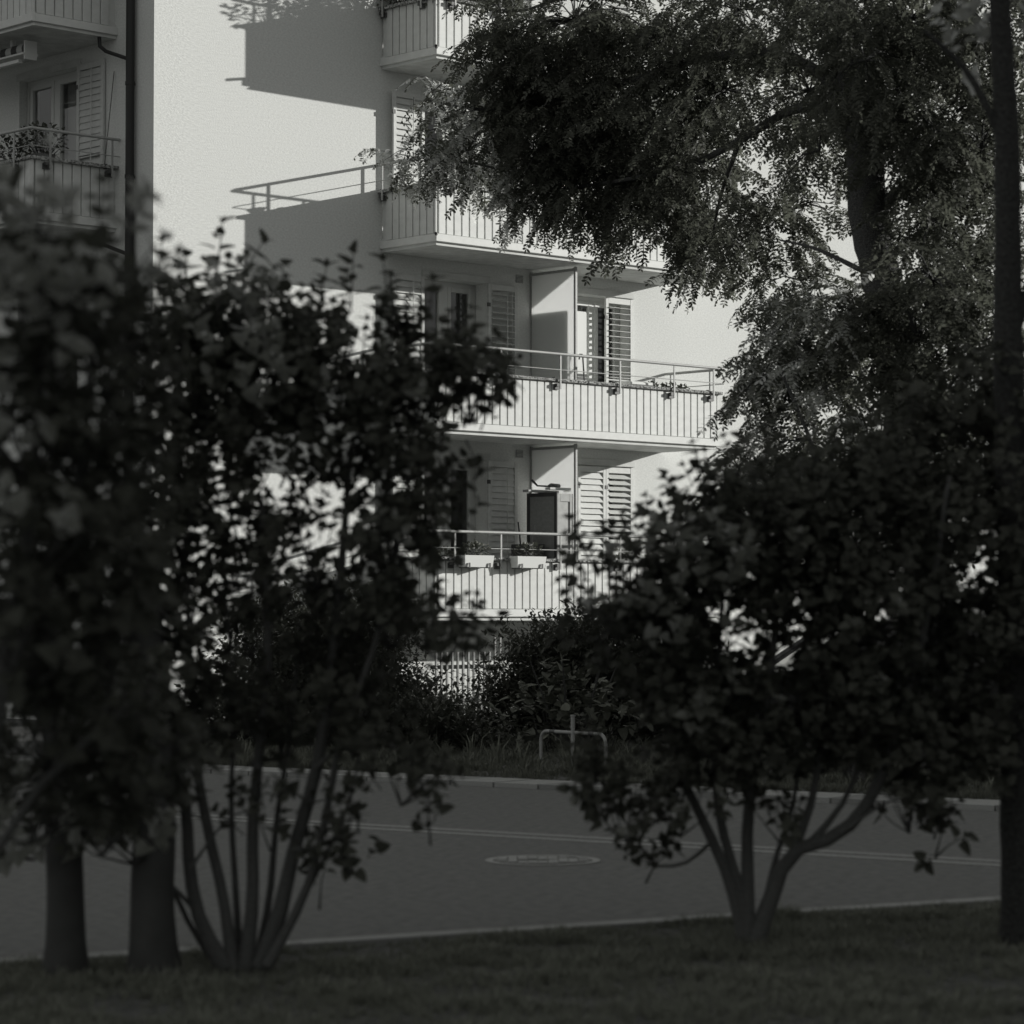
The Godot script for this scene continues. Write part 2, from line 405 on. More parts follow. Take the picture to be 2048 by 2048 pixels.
func numbered(called: String) -> String:
	taken[called] = taken.get(called, -1) + 1
	return called if taken[called] == 0 else "%s_%03d" % [called, taken[called]]

func obj(called: String, m: Mesh, mat: Material, parent: Node) -> MeshInstance3D:
	var o := MeshInstance3D.new()
	o.name = numbered(called) if parent == self else called
	o.mesh = m
	o.material_override = mat
	parent.add_child(o, true)
	return o

func thing(called: String, label: String, category: String, at := Vector3.ZERO, group := "") -> Node3D:
	var o := Node3D.new()
	o.name = numbered(called)
	add_child(o)
	o.position = at
	o.set_meta("label", label)
	o.set_meta("category", category)
	if group:
		o.set_meta("group", group)
	return o

func structure(called: String, m: Mesh, mat: Material, label := "") -> MeshInstance3D:
	var o := obj(called, m, mat, self)
	o.set_meta("kind", "structure")
	if label:
		o.set_meta("label", label)
	return o

# ---------- materials ----------
func grey(lin: float, tint := Vector3(0.985, 1.0, 0.975)) -> Color:
	return Color(lin * tint.x, lin * tint.y, lin * tint.z).linear_to_srgb()

func noise_tex(freq: float, lo: float, hi: float, seed_: int, octaves := 4, size := 512, pts := []) -> NoiseTexture2D:
	var f := FastNoiseLite.new()
	f.seed = seed_
	f.frequency = freq
	f.fractal_octaves = octaves
	var t := NoiseTexture2D.new()
	t.width = size
	t.height = size
	t.seamless = true
	t.noise = f
	var g := Gradient.new()
	g.offsets = PackedFloat32Array([0.0, 1.0]) if pts.is_empty() else PackedFloat32Array(pts)
	g.colors = PackedColorArray([Color(lo, lo, lo), Color(hi, hi, hi)])
	t.color_ramp = g
	return t

func mat(lin: float, rough := 0.8, tex: Texture2D = null, scale := 1.0, bump: Texture2D = null, relief := 0.0, local := false) -> StandardMaterial3D:
	var m := StandardMaterial3D.new()
	m.albedo_color = grey(lin)
	m.roughness = rough
	m.metallic_specular = 0.4
	if tex or bump:
		m.uv1_triplanar = true
		m.uv1_world_triplanar = not local
		m.uv1_scale = Vector3.ONE * scale
	if tex:
		m.albedo_texture = tex
	if bump:
		m.heightmap_enabled = true
		m.heightmap_texture = bump
		m.heightmap_scale = relief
	return m

func materials() -> void:
	var fine := noise_tex(0.09, 0.0, 1.0, 3, 4, 512)
	var soft := noise_tex(0.012, 0.86, 1.0, 4, 5, 512)
	var grit := noise_tex(0.16, 0.72, 1.0, 5, 3, 512)
	var moss := noise_tex(0.03, 0.25, 1.0, 6, 5, 512, [0.38, 0.55])
	var bark := noise_tex(0.05, 0.35, 1.0, 7, 5, 512)
	M.plaster = mat(0.8, 0.9, noise_tex(0.06, 0.87, 1.0, 4, 5, 512), 0.9, noise_tex(0.1, 0.0, 1.0, 3, 3, 512), 0.25)
	M.board = mat(0.74, 0.6, noise_tex(0.02, 0.93, 1.0, 8), 0.8)
	M.board_b = mat(0.71, 0.6, noise_tex(0.02, 0.92, 1.0, 9), 0.8)
	M.concrete = mat(0.72, 0.8, soft, 0.6, fine, 0.15)
	M.coping = mat(0.46, 0.9, moss, 1.6, grit, 0.3)
	M.shutter = mat(0.66, 0.55, noise_tex(0.02, 0.9, 1.0, 10), 1.0)
	M.frame = mat(0.62, 0.45)
	M.steel = mat(0.5, 0.45, noise_tex(0.05, 0.8, 1.0, 11), 1.0)
	M.dark_steel = mat(0.08, 0.5)
	M.pipe = mat(0.03, 0.5)
	M.dark_hole = mat(0.02, 0.9)
	M.opal = mat(0.82, 0.6)
	M.opal.backlight_enabled = true
	M.opal.backlight = Color.WHITE
	M.glass = StandardMaterial3D.new()
	M.glass.albedo_color = Color(0.15, 0.16, 0.15, 0.12)
	M.glass.transparency = BaseMaterial3D.TRANSPARENCY_ALPHA
	M.glass.roughness = 0.02
	M.curtain = mat(0.55, 0.9)
	M.curtain.backlight_enabled = true
	M.curtain.backlight = grey(0.4)
	M.room = mat(0.45, 0.9)
	M.asphalt = mat(0.17, 0.95, noise_tex(0.05, 0.78, 1.0, 12, 7), 0.4, grit, 0.25)
	M.kerb = mat(0.42, 0.9, grit, 1.3, grit, 0.3)
	M.gutter = mat(0.33, 0.9, noise_tex(0.06, 0.7, 1.0, 13, 4), 1.0, grit, 0.3)
	M.kerb_b = mat(0.3, 0.9, grit, 1.3, grit, 0.3)
	M.stud = mat(0.4, 0.7, grit, 3.0)
	M.soil = mat(0.15, 1.0, noise_tex(0.03, 0.5, 1.0, 14, 5), 0.6, grit, 1.0)
	M.bark = mat(0.2, 0.95, bark, 2.0, bark, 2.0)
	M.stem = mat(0.26, 0.9, bark, 5.0, bark, 0.6)
	M.twig = mat(0.06, 0.9)
	M.smooth_bark = mat(0.08, 0.9, noise_tex(0.01, 0.8, 1.0, 18), 1.0)
	M.dark_bark = mat(0.1, 0.95, bark, 2.0, bark, 1.0)
	for k in 3:
		M["lilac_%d" % k] = leaf_mat(0.07 + 0.008 * k, 0.6, 0.7)
		M["locust_%d" % k] = leaf_mat(0.095 + 0.014 * k, 0.5, 1.0)
		M["broad_%d" % k] = leaf_mat(0.1 + 0.02 * k, 0.6, 0.18)
	M.lilac = leaf_mat(0.078, 0.6, 0.7, true)
	M.locust = leaf_mat(0.11, 0.5, 1.0, true)
	M.shrub = leaf_mat(0.08, 0.45, 0.6, true)
	M.broad = leaf_mat(0.12, 0.6, 0.18, true)
	M.grass = leaf_mat(0.2, 0.7, 0.3, true)
	M.weed = leaf_mat(0.13, 0.7, 0.2, true)
	M.planter = mat(0.7, 0.6)
	M.pot = mat(0.05, 0.6)
	M.pot_light = mat(0.6, 0.4)
	M.wood_dark = mat(0.3, 0.6, noise_tex(0.03, 0.85, 1.0, 15), 1.0)
	M.wood_mid = mat(0.42, 0.6, noise_tex(0.02, 0.85, 1.0, 16), 1.0)
	M.wood_deep = mat(0.06, 0.6)
	M.cabinet = mat(0.6, 0.5)
	M.cloth = mat(0.7, 0.9)
	M.car = mat(0.03, 0.25)
	M.car.clearcoat_enabled = true
	M.car.clearcoat = 1.0
	M.car.clearcoat_roughness = 0.05
	M.car_light = mat(0.35, 0.3)
	M.car_light.clearcoat_enabled = true
	M.car_light.clearcoat = 1.0
	M.chrome = mat(0.75, 0.12)
	M.chrome.metallic = 1.0
	M.tyre = mat(0.015, 0.85)
	M.car_glass = mat(0.02, 0.03)
	M.car_glass.metallic_specular = 0.7
	M.lamp_glass = mat(0.6, 0.1)
	M.plaster_far = mat(0.4, 0.9, soft, 0.3)
	M.roof = mat(0.12, 0.9)

func leaf_mat(lin: float, rough: float, through: float, tinted := false) -> StandardMaterial3D:
	var m := mat(lin, rough)
	m.albedo_color = grey(lin, Vector3(0.96, 1.0, 0.84))
	m.metallic_specular = 0.32
	m.backlight_enabled = true
	m.backlight = grey(through)
	m.vertex_color_use_as_albedo = tinted
	return m

# ---------- facade pieces; frame: x along the wall, y up, z out of the wall ----------
func wall_with_openings(b: Mb, x0: float, x1: float, y0: float, y1: float, z0: float, z1: float, holes: Array) -> void:
	var xs := [x0, x1]
	var ys := [y0, y1]
	for h in holes:
		xs.append_array([h[0], h[1]])
		ys.append_array([h[2], h[3]])
	xs.sort()
	ys.sort()
	for i in xs.size() - 1:
		for j in ys.size() - 1:
			if xs[i + 1] - xs[i] < 1e-4 or ys[j + 1] - ys[j] < 1e-4:
				continue
			var cx: float = (xs[i] + xs[i + 1]) / 2
			var cy: float = (ys[j] + ys[j + 1]) / 2
			var open := false
			for h in holes:
				open = open or (cx > h[0] and cx < h[1] and cy > h[2] and cy < h[3])
			if open:
				continue
			b.quad(V(xs[i], ys[j], z1), V(xs[i + 1], ys[j], z1), V(xs[i + 1], ys[j + 1], z1), V(xs[i], ys[j + 1], z1))
			b.quad(V(xs[i + 1], ys[j], z0), V(xs[i], ys[j], z0), V(xs[i], ys[j + 1], z0), V(xs[i + 1], ys[j + 1], z0))
	for h in holes:
		b.quad(V(h[0], h[2], z0), V(h[0], h[2], z1), V(h[0], h[3], z1), V(h[0], h[3], z0))
		b.quad(V(h[1], h[2], z1), V(h[1], h[2], z0), V(h[1], h[3], z0), V(h[1], h[3], z1))
		b.quad(V(h[0], h[3], z1), V(h[1], h[3], z1), V(h[1], h[3], z0), V(h[0], h[3], z0))
		b.quad(V(h[0], h[2], z0), V(h[1], h[2], z0), V(h[1], h[2], z1), V(h[0], h[2], z1))
	b.quad(V(x0, y0, z0), V(x0, y0, z1), V(x0, y1, z1), V(x0, y1, z0))
	b.quad(V(x1, y0, z1), V(x1, y0, z0), V(x1, y1, z0), V(x1, y1, z1))
	b.quad(V(x0, y1, z1), V(x1, y1, z1), V(x1, y1, z0), V(x0, y1, z0))
	b.quad(V(x0, y0, z0), V(x1, y0, z0), V(x1, y0, z1), V(x0, y0, z1))

func board_mesh(w: float, h: float) -> ArrayMesh:
	var key := "board%.3f_%.3f" % [w, h]
	if not shared.has(key):
		var b := Mb.new()
		b.board(V(-w / 2, 0, -0.028), V(w / 2, h, 0), 0.004)
		shared[key] = b.mesh()
	return shared[key]

func rail_post_mesh() -> ArrayMesh:
	if not shared.has("post"):
		var b := Mb.new()
		b.box(V(-0.014, -0.115, 0.05), V(0.014, 0.405, 0.066))
		shared["post"] = b.mesh()
		b = Mb.new()
		b.box(V(-0.075, -0.075, 0.0), V(-0.015, -0.03, 0.062))
		b.box(V(-0.09, -0.12, 0.0), V(0.03, -0.045, 0.012))
		b.box(V(-0.1, -0.01, -0.02), V(-0.05, 0.062, 0.012))
		shared["bracket"] = b.mesh()
	return shared["post"]

# x0..x1 along the wall, depth out of it, bb: height of the boards' lower edge
func balcony(parent: Node, frame: Transform3D, x0: float, x1: float, depth: float, bb: float, posts: Array, wall_z: float, far_end := false) -> Node3D:
	var h := 0.705
	var top := bb + h
	var slab := Mb.new()
	slab.box(V(x0 + 0.03, bb - 0.165, -0.02), V(x1 - 0.03, bb + 0.03, depth - 0.03), frame)
	var root := obj("balcony", slab.mesh(), M.concrete, parent)
	var f := Mb.new()
	f.board(V(x0 - 0.01, bb - 0.118, depth - 0.029), V(x1 + 0.01, bb - 0.006, depth + 0.02), 0.006, frame)
	obj("fascia", f.mesh(), M.board, root)
	for e in [[x0, -1], [x1, 1]]:
		var s := Mb.new()
		var turn := Transform3D(Basis(Vector3.UP, PI / 2 * e[1]), V(e[0], 0, 0))
		var run: float = depth - 0.031
		s.board(V(-run if e[1] > 0 else 0.0, bb - 0.118, -0.029), V(0.0 if e[1] > 0 else run, bb - 0.006, 0.009), 0.005, frame * turn)
		obj("fascia", s.mesh(), M.board, root)
	var lip := Mb.new()
	lip.box(V(x0 + 0.02, bb - 0.172, depth - 0.05), V(x1 - 0.02, bb - 0.152, depth - 0.012), frame)
	obj("drip_edge", lip.mesh(), M.concrete, root)
	# backing and boards
	var back := Mb.new()
	back.box(V(x0 + 0.045, bb + 0.031, depth - 0.06), V(x1 - 0.045, top - 0.001, depth - 0.034), frame)
	back.box(V(x0 + 0.034, bb + 0.031, wall_z + 0.02), V(x0 + 0.06, top - 0.001, depth - 0.061), frame)
	back.box(V(x1 - 0.06, bb + 0.031, wall_z + 0.02), V(x1 - 0.034, top - 0.001, depth - 0.061), frame)
	obj("parapet_lining", back.mesh(), M.board_b, root)
	var pitch := 0.1527
	var count := int((x1 - x0 - 0.06) / pitch)
	var x := x0 + 0.05 + pitch / 2
	for i in count:
		var o := obj("board", board_mesh(pitch - 0.022, h), [M.board, M.board_b][rng.randi() % 2], root)
		o.transform = frame * Transform3D(Basis.IDENTITY, V(x + i * pitch, bb, depth))
	for e in [V(x0 + 0.002, x0 + 0.026, 0.006), V(x1 - 0.03, x1 - 0.002, 0.002)]:
		var corner := Mb.new()
		corner.box(V(e.x, bb - 0.004, depth - 0.032), V(e.y, top - 0.001, depth - e.z), frame)
		obj("corner_strip", corner.mesh(), M.board_b, root)
	var side_count := int((depth - 0.08) / pitch)
	for i in side_count:
		for e in [[x0, -1], [x1, 1]]:
			var o := obj("board", board_mesh(pitch - 0.02, h), M.board_b, root)
			o.transform = frame * Transform3D(Basis(Vector3.UP, PI / 2 * e[1]), V(e[0] - 0.002 * e[1], bb, depth - 0.05 - pitch / 2 - i * pitch))
	# coping in three lengths
	var L := [[V(x0 - 0.055, top, depth - 0.07), V(x1 + 0.055, top + 0.046, depth + 0.045)], [V(x0 - 0.055, top, wall_z), V(x0 + 0.06, top + 0.046, depth - 0.072)], [V(x1 - 0.06, top, wall_z), V(x1 + 0.055, top + 0.046, depth - 0.072)]]
	for q in L:
		var c := Mb.new()
		c.board(q[0], q[1], 0.006, frame)
		obj("coping", c.mesh(), M.coping, root)
	# tubular rails
	var ry := top + 0.41
	var k := depth + 0.075
	for q in [[0.412, 0.022], [0.175, 0.007]]:
		var r := Mb.new()
		var y: float = top + q[0]
		var e := 0.075
		r.tube([frame * V(x0 - e, y, wall_z), frame * V(x0 - e, y, k - 0.03), frame * V(x0 - e + 0.03, y, k), frame * V(x1 + e - 0.03, y, k), frame * V(x1 + e, y, k - 0.03), frame * V(x1 + e, y, wall_z)], [q[1], q[1], q[1], q[1], q[1], q[1]], 8)
		obj("handrail" if q[1] > 0.01 else "lower_rail", r.mesh(), M.steel, root)
	rail_post_mesh()
	var spots := []
	for p in posts:
		spots.append(Transform3D(Basis.IDENTITY, V(p, top, depth + 0.012)))
	for e in [[x0, -1], [x1, 1]]:
		spots.append(Transform3D(Basis(Vector3.UP, PI / 2 * e[1]), V(e[0] + 0.012 * e[1], top, depth - 0.25)))
		spots.append(Transform3D(Basis(Vector3.UP, PI / 2 * e[1]), V(e[0] + 0.012 * e[1], top, wall_z + 0.12)))
	for t in spots:
		var p := obj("rail_post", shared["post"], M.steel, root)
		p.transform = frame * t
		var br := obj("rail_bracket", shared["bracket"], M.dark_steel, root)
		br.transform = frame * t
	# drain spouts at the corners
	var sp := Mb.new()
	sp.tube([frame * V(x0 + 0.02, bb - 0.02, depth - 0.01), frame * V(x0 - 0.1, bb - 0.025, depth + 0.11)], [0.021, 0.021], 10)
	obj("drain_spout", sp.mesh(), M.pipe, root)
	if far_end:
		return root
	sp = Mb.new()
	sp.tube([frame * V(x1 - 0.02, bb - 0.1, depth - 0.1), frame * V(x1 + 0.3, bb - 0.2, depth - 0.1)], [0.022, 0.022], 10)
	obj("drain_spout", sp.mesh(), M.steel, root)
	return root

# a louvred shutter leaf, hinged edge at x = 0; tilt of its slats in degrees
func shutter(parent: Node, at: Transform3D, w: float, h: float, tilt: float, rod := true, label := "") -> void:
	var b := Mb.new()
	var s := 0.062
	b.board(V(0, 0, 0), V(s, h, 0.036), 0.003, at)
	b.board(V(w - s, 0, 0), V(w, h, 0.036), 0.003, at)
	b.board(V(s, h - 0.09, 0.001), V(w - s, h, 0.034), 0.003, at)
	b.board(V(s, 0, 0.001), V(w - s, 0.12, 0.034), 0.003, at)
	b.board(V(s, h * 0.4, 0.002), V(w - s, h * 0.4 + 0.02, 0.03), 0.003, at)
	var root := obj("shutter", b.mesh(), M.shutter, parent)
	if label:
		root.set_meta("label", label)
	var key := "slat%.3f" % w
	if not shared.has(key):
		var m := Mb.new()
		m.box(V(s + 0.003, -0.047, -0.004), V(w - s - 0.003, 0.047, 0.004))
		shared[key] = m.mesh()
	var pitch := 0.0935
	var n := int((h - 0.3) / pitch)
	for i in n:
		var y := h - 0.09 - pitch * (i + 0.62)
		if absf(y - h * 0.4 - 0.01) < 0.03:
			continue
		var o := obj("slat", shared[key], M.shutter, root)
		o.transform = at * Transform3D(Basis(Vector3.RIGHT, deg_to_rad(tilt + rng.randfn() * 2.0)), V(0, y, 0.018))
	if rod:
		var r := Mb.new()
		r.box(V(w * 0.6, 0.2, 0.056), V(w * 0.6 + 0.012, h - 0.1, 0.066), at)
		obj("tilt_rod", r.mesh(), M.frame, root)
	var hg := Mb.new()
	for y in [0.35, h - 0.35]:
		hg.box(V(-0.02, y, 0.02), V(0.035, y + 0.06, 0.044), at)
	obj("hinge", hg.mesh(), M.dark_steel, root)

# glazed door with side light in an opening a..c wide, split at m
func window(parent: Node, fr: Transform3D, a: float, c: float, splits: Array, y0: float, y1: float, z: float) -> Node3D:
	var b := Mb.new()
	b.box(V(a, y0, z - 0.03), V(a + 0.06, y1, z + 0.03), fr)
	b.box(V(c - 0.06, y0, z - 0.03), V(c, y1, z + 0.03), fr)
	b.box(V(a + 0.06, y1 - 0.07, z - 0.029), V(c - 0.06, y1, z + 0.029), fr)
	b.box(V(a + 0.06, y0, z - 0.029), V(c - 0.06, y0 + 0.08, z + 0.029), fr)
	var root := obj("window", b.mesh(), M.frame, parent)
	for i in splits.size() - 1:
		var mb := Mb.new()
		mb.box(V(splits[i][1] + 0.001, y0 + 0.081, z - 0.025), V(splits[i + 1][0] - 0.001, y1 - 0.071, z + 0.035), fr)
		obj("mullion", mb.mesh(), M.frame, root)
	for s in splits:                       # sash: x0, x1, lower glass edge
		var w := Mb.new()
		w.board(V(s[0], y0 + 0.081, z - 0.02), V(s[0] + 0.075, y1 - 0.071, z + 0.045), 0.006, fr)
		w.board(V(s[1] - 0.075, y0 + 0.081, z - 0.02), V(s[1], y1 - 0.071, z + 0.045), 0.006, fr)
		w.board(V(s[0] + 0.075, y1 - 0.15, z - 0.019), V(s[1] - 0.075, y1 - 0.071, z + 0.043), 0.006, fr)
		w.board(V(s[0] + 0.075, y0 + 0.081, z - 0.019), V(s[1] - 0.075, y0 + s[2], z + 0.043), 0.006, fr)
		obj("sash", w.mesh(), M.frame, root)
		var g := Mb.new()
		g.box(V(s[0] + 0.07, y0 + s[2] - 0.005, z - 0.002), V(s[1] - 0.07, y1 - 0.145, z + 0.004), fr)
		obj("pane", g.mesh(), M.glass, root)
		if s.size() > 3:
			var q := Mb.new()
			var n := 12
			for i in n:
				var xa: float = lerpf(s[0] + 0.07, s[1] - 0.07, float(i) / n)
				var xb: float = lerpf(s[0] + 0.07, s[1] - 0.07, float(i + 1) / n)
				q.quad(fr * V(xa, y0 + 0.1, z - 0.1 - 0.03 * (i % 2)), fr * V(xb, y0 + 0.1, z - 0.1 - 0.03 * ((i + 1) % 2)), fr * V(xb, y1 - 0.1, z - 0.1 - 0.03 * ((i + 1) % 2)), fr * V(xa, y1 - 0.1, z - 0.1 - 0.03 * (i % 2)))
			obj("curtain", q.mesh(), M.curtain, root)
	return root

func lintel(parent: Node, fr: Transform3D, a: float, c: float, y: float, z: float) -> void:
	var b := Mb.new()
	b.board(V(a - 0.06, y, z - 0.01), V(c + 0.06, y + 0.1, z + 0.022), 0.004, fr)
	obj("lintel", b.mesh(), M.concrete, parent)

const FLOORS := [1.635, 4.345, 7.067, 9.79, 12.51]

func build_house() -> void:
	var home := thing("apartment_building", "pale plastered apartment block with board-fronted balconies and louvred shutters, sunlit", "building")
	var fr := Transform3D(Basis(U, Vector3.UP, N), C0)
	var lf := Transform3D(Basis(N, Vector3.UP, -U), C0)     # frame of the shaded end wall: x runs towards the sunlit wall
	# walls
	var b := Mb.new()
	var holes := []
	for i in FLOORS.size():
		var y: float = FLOORS[i] + 0.06
		holes.append([5.0, 6.275, y, FLOORS[i] + 2.27])
		holes.append([8.18, 9.44, y, FLOORS[i] + 2.28])
	wall_with_openings(b, 0, 21.0, -0.3, 14.9, -0.35, 0.0, holes)
	for i in b.v.size():
		b.v[i] = fr * b.v[i]
		b.n[i] = fr.basis * b.n[i]
	var e := Mb.new()
	var side_holes := []
	for i in range(1, FLOORS.size()):
		side_holes.append([-3.32, -1.80, FLOORS[i] + 0.06, FLOORS[i] + 2.3])
	wall_with_openings(e, -11.0, -0.35, -0.3, 14.9, -0.35, 0.0, side_holes)
	for i in e.v.size():
		e.v[i] = lf * e.v[i]
		e.n[i] = lf.basis * e.n[i]
	b.v.append_array(e.v)
	b.n.append_array(e.n)
	b.box(V(0, -0.3, -11.3), V(21.3, 14.9, -11.0), fr)
	b.box(V(21.0, -0.3, -11.0), V(21.3, 14.9, 0.0), fr)
	obj("wall", b.mesh(), M.plaster, home)
	var r := Mb.new()
	r.box(V(-0.6, 14.9, -11.9), V(21.9, 15.15, 0.9), fr)
	obj("roof", r.mesh(), M.roof, home)
	var inner := Mb.new()
	for y in FLOORS:
		inner.box(V(0.36, y - 0.2, -10.9), V(20.9, y + 0.0, -0.36), fr)
	inner.box(V(0.4, 0, -4.2), V(20.9, 14.8, -4.0), fr)
	inner.box(V(7.0, 0, -3.99), V(7.1, 14.8, -0.37), fr)
	obj("inner_floor", inner.mesh(), M.room, home)
	# balconies on the sunlit wall
	for i in FLOORS.size():
		var y: float = FLOORS[i]
		balcony(home, fr, 4.115, 10.16, 1.24, y, [4.43, 5.345, 6.57, 7.85, 9.06, 9.97], 0.01)
		var top := 2.27
		# flat on the near side of the divider
		lintel(home, fr, 5.0, 6.275, y + top + 0.002, 0.0)
		lintel(home, fr, 8.18, 9.44, y + 2.282, 0.0)
		window(home, fr, 5.01, 6.265, [[5.08, 5.58, 0.16], [5.68, 6.2, 0.16]], y + 0.061, y + top - 0.002, -0.28)
		window(home, fr, 8.19, 9.43, [[8.25, 8.79, 0.9, 1], [8.85, 9.37, 0.16]], y + 0.061, y + 2.278, -0.28)
		if i < 4:
			var hgt := 2.2
			shutter(home, fr * Transform3D(Basis.IDENTITY, V(4.275, y + 0.06, 0.085)), 0.62, hgt, -20.0)
			shutter(home, fr * Transform3D(Basis.IDENTITY, V(6.225, y + 0.06, 0.06)), 0.61, hgt, [-14.0, -74.0, -20.0, -20.0][i])
			if i != 1:
				shutter(home, fr * Transform3D(Basis.IDENTITY, V(8.19, y + 0.06, 0.015)), 0.622, hgt, -22.0, false)
			shutter(home, fr * Transform3D(Basis.IDENTITY, V(8.815, y + 0.06, 0.015)), 0.622, hgt, -86.0 if i == 1 else -48.0, false)
		# opal divider between the two flats
		var d := Mb.new()
		d.box(V(7.2, y + 0.12, 0.03), V(7.208, y + 2.46, 0.97), fr)
		var div := obj("divider_panel", d.mesh(), M.opal, home)
		d = Mb.new()
		d.box(V(7.185, y + 0.03, 0.97), V(7.223, y + 2.52, 1.01), fr)
		d.box(V(7.185, y + 0.03, 0.002), V(7.223, y + 2.52, 0.03), fr)
		d.box(V(7.186, y + 2.46, 0.03), V(7.222, y + 2.50, 0.97), fr)
		d.box(V(7.186, y + 0.06, 0.03), V(7.222, y + 0.12, 0.97), fr)
		obj("divider_frame", d.mesh(), M.steel, div)
		# vent grille
		var g := Mb.new()
		g.box(V(6.885, y + 2.34, 0.001), V(7.035, y + 2.46, 0.006), fr)
		var vent := obj("vent_grille", g.mesh(), M.dark_steel, home)
		var q := Mb.new()
		for k in 6:
			q.box(V(6.88, y + 2.345 + 0.02 * k, 0.007), V(7.04, y + 2.355 + 0.02 * k, 0.017), fr)
		obj("vent_slat", q.mesh(), M.concrete, vent)
	# end wall: balconies, windows, downpipe
	for i in [2, 3]:
		var y: float = FLOORS[i]
		balcony(home, lf, -4.6, -0.86, 1.41, y, [-1.2, -2.4, -3.6], 0.01, true)
		window(home, lf, -3.31, -1.81, [[-3.22, -2.6, 0.16], [-2.52, -1.86, 0.16, 1]], y + 0.061, y + 2.298, -0.16)
		shutter(home, lf * Transform3D(Basis.IDENTITY, V(-1.78, y + 0.06, 0.022)), 0.65, 2.25, -12.0)
		lintel(home, lf, -3.32, -1.80, y + 2.302, 0.0)
		var rod := Mb.new()
		rod.tube([lf * V(-0.9, y + 0.62, 0.2), lf * V(-0.9, y + 2.1, 0.03)], [0.006, 0.006], 6)
		rod.box(V(-0.92, y + 0.5, 0.18), V(-0.88, y + 0.72, 0.22), lf)
		obj("awning_crank", rod.mesh(), M.dark_steel, home)
	var p := Mb.new()
	p.tube([lf * V(-0.44, -0.1, 0.085), lf * V(-0.44, 14.8, 0.085)], [0.062, 0.062], 14)
	for y in [2.2, 4.9, 7.6, 8.9, 11.6]:
		p.tube([lf * V(-0.44, y, 0.085), lf * V(-0.44, y + 0.05, 0.085)], [0.07, 0.07], 14)
		p.box(V(-0.45, y + 0.01, 0.001), V(-0.43, y + 0.04, 0.06), lf)
	var pipe := obj("downpipe", p.mesh(), M.pipe, home)
	for i in [2, 3]:
		p = Mb.new()
		var y: float = FLOORS[i] - 0.17
		p.tube([lf * V(-0.95, y + 0.02, 0.25), lf * V(-0.95, y - 0.12, 0.24), lf * V(-0.86, y - 0.2, 0.2), lf * V(-0.44, y - 0.36, 0.1)], [0.028, 0.028, 0.028, 0.028], 10)
		obj("drain_branch", p.mesh(), M.pipe, pipe)

	# folded awning under the upper balcony of the end wall
	var aw := thing("rolled_awning", "rolled striped awning in a cassette under the shaded end-wall balcony", "awning", lf * V(-2.6, 9.35, 1.0))
	aw.basis = lf.basis
	var c := Mb.new()
	var pts := []
	c.tube([V(-1.6, 0.1, 0), V(1.05, 0.1, 0)], [0.085, 0.085], 14)
	obj("fabric_roll", c.mesh(), M.awning_cloth, aw)
	c = Mb.new()
	c.board(V(-1.65, 0.0, -0.13), V(1.07, 0.03, 0.13), 0.004)
	c.board(V(-1.6, -0.09, 0.02), V(0.9, -0.04, 0.09), 0.004)
	c.box(V(1.051, -0.06, -0.1), V(1.08, 0.2, 0.1))
	c.box(V(-1.66, 0.03, -0.1), V(-1.63, 0.29, 0.1))
	c.box(V(0.6, 0.185, -0.03), V(0.66, 0.29, 0.03))
	c.box(V(-0.6, 0.185, -0.03), V(-0.54, 0.29, 0.03))
	obj("cassette", c.mesh(), M.frame, aw)

# ---------- things on the balconies ----------
func plant_pot(called: String, label: String, at: Vector3, rad: float, height: float, m: Material, spread: float, leaves: int, group: String, foliage: Material = null) -> void:
	var t := thing(called, label, "plant", at, group)
	var b := Mb.new()
	b.lathe([Vector2(0, 0), Vector2(rad * 0.75, 0), Vector2(rad, height), Vector2(rad * 1.08, height), Vector2(rad * 1.08, height + 0.02), Vector2(rad * 0.9, height + 0.02), Vector2(0, height - 0.01)], 14)
	obj("pot", b.mesh(), m, t)
	bunch(t, V(0, height + spread * 0.6, 0), V(spread, spread * 0.75, spread), leaves, 0.05, foliage)

func bunch(t: Node3D, c: Vector3, r: Vector3, count: int, size: float, foliage: Material = null) -> void:
	var list := []
	var st := Mb.new()
	for i in count:
		var d := Vector3(rng.randfn(), rng.randfn(), rng.randfn()).normalized() * pow(rng.randf(), 0.4)
		var p := c + d * r
		var dir := (d + Vector3(rng.randfn() * 0.5, 0.3, rng.randfn() * 0.5)).normalized()
		list.append(Transform3D(facing(dir, Vector3.UP + Vector3(rng.randfn(), 0, rng.randfn()) * 0.6).scaled_local(Vector3.ONE * size * rng.randf_range(0.7, 1.3)), p))
		if i % 6 == 0:
			st.tube([V(c.x + d.x * r.x * 0.2, c.y - r.y, c.z + d.z * r.z * 0.2), p], [0.004, 0.002], 4, false)
	obj("stems", st.mesh(), M.twig, t)
	copies("leaves", list, lilac_leaf(), foliage if foliage else M.broad, t)

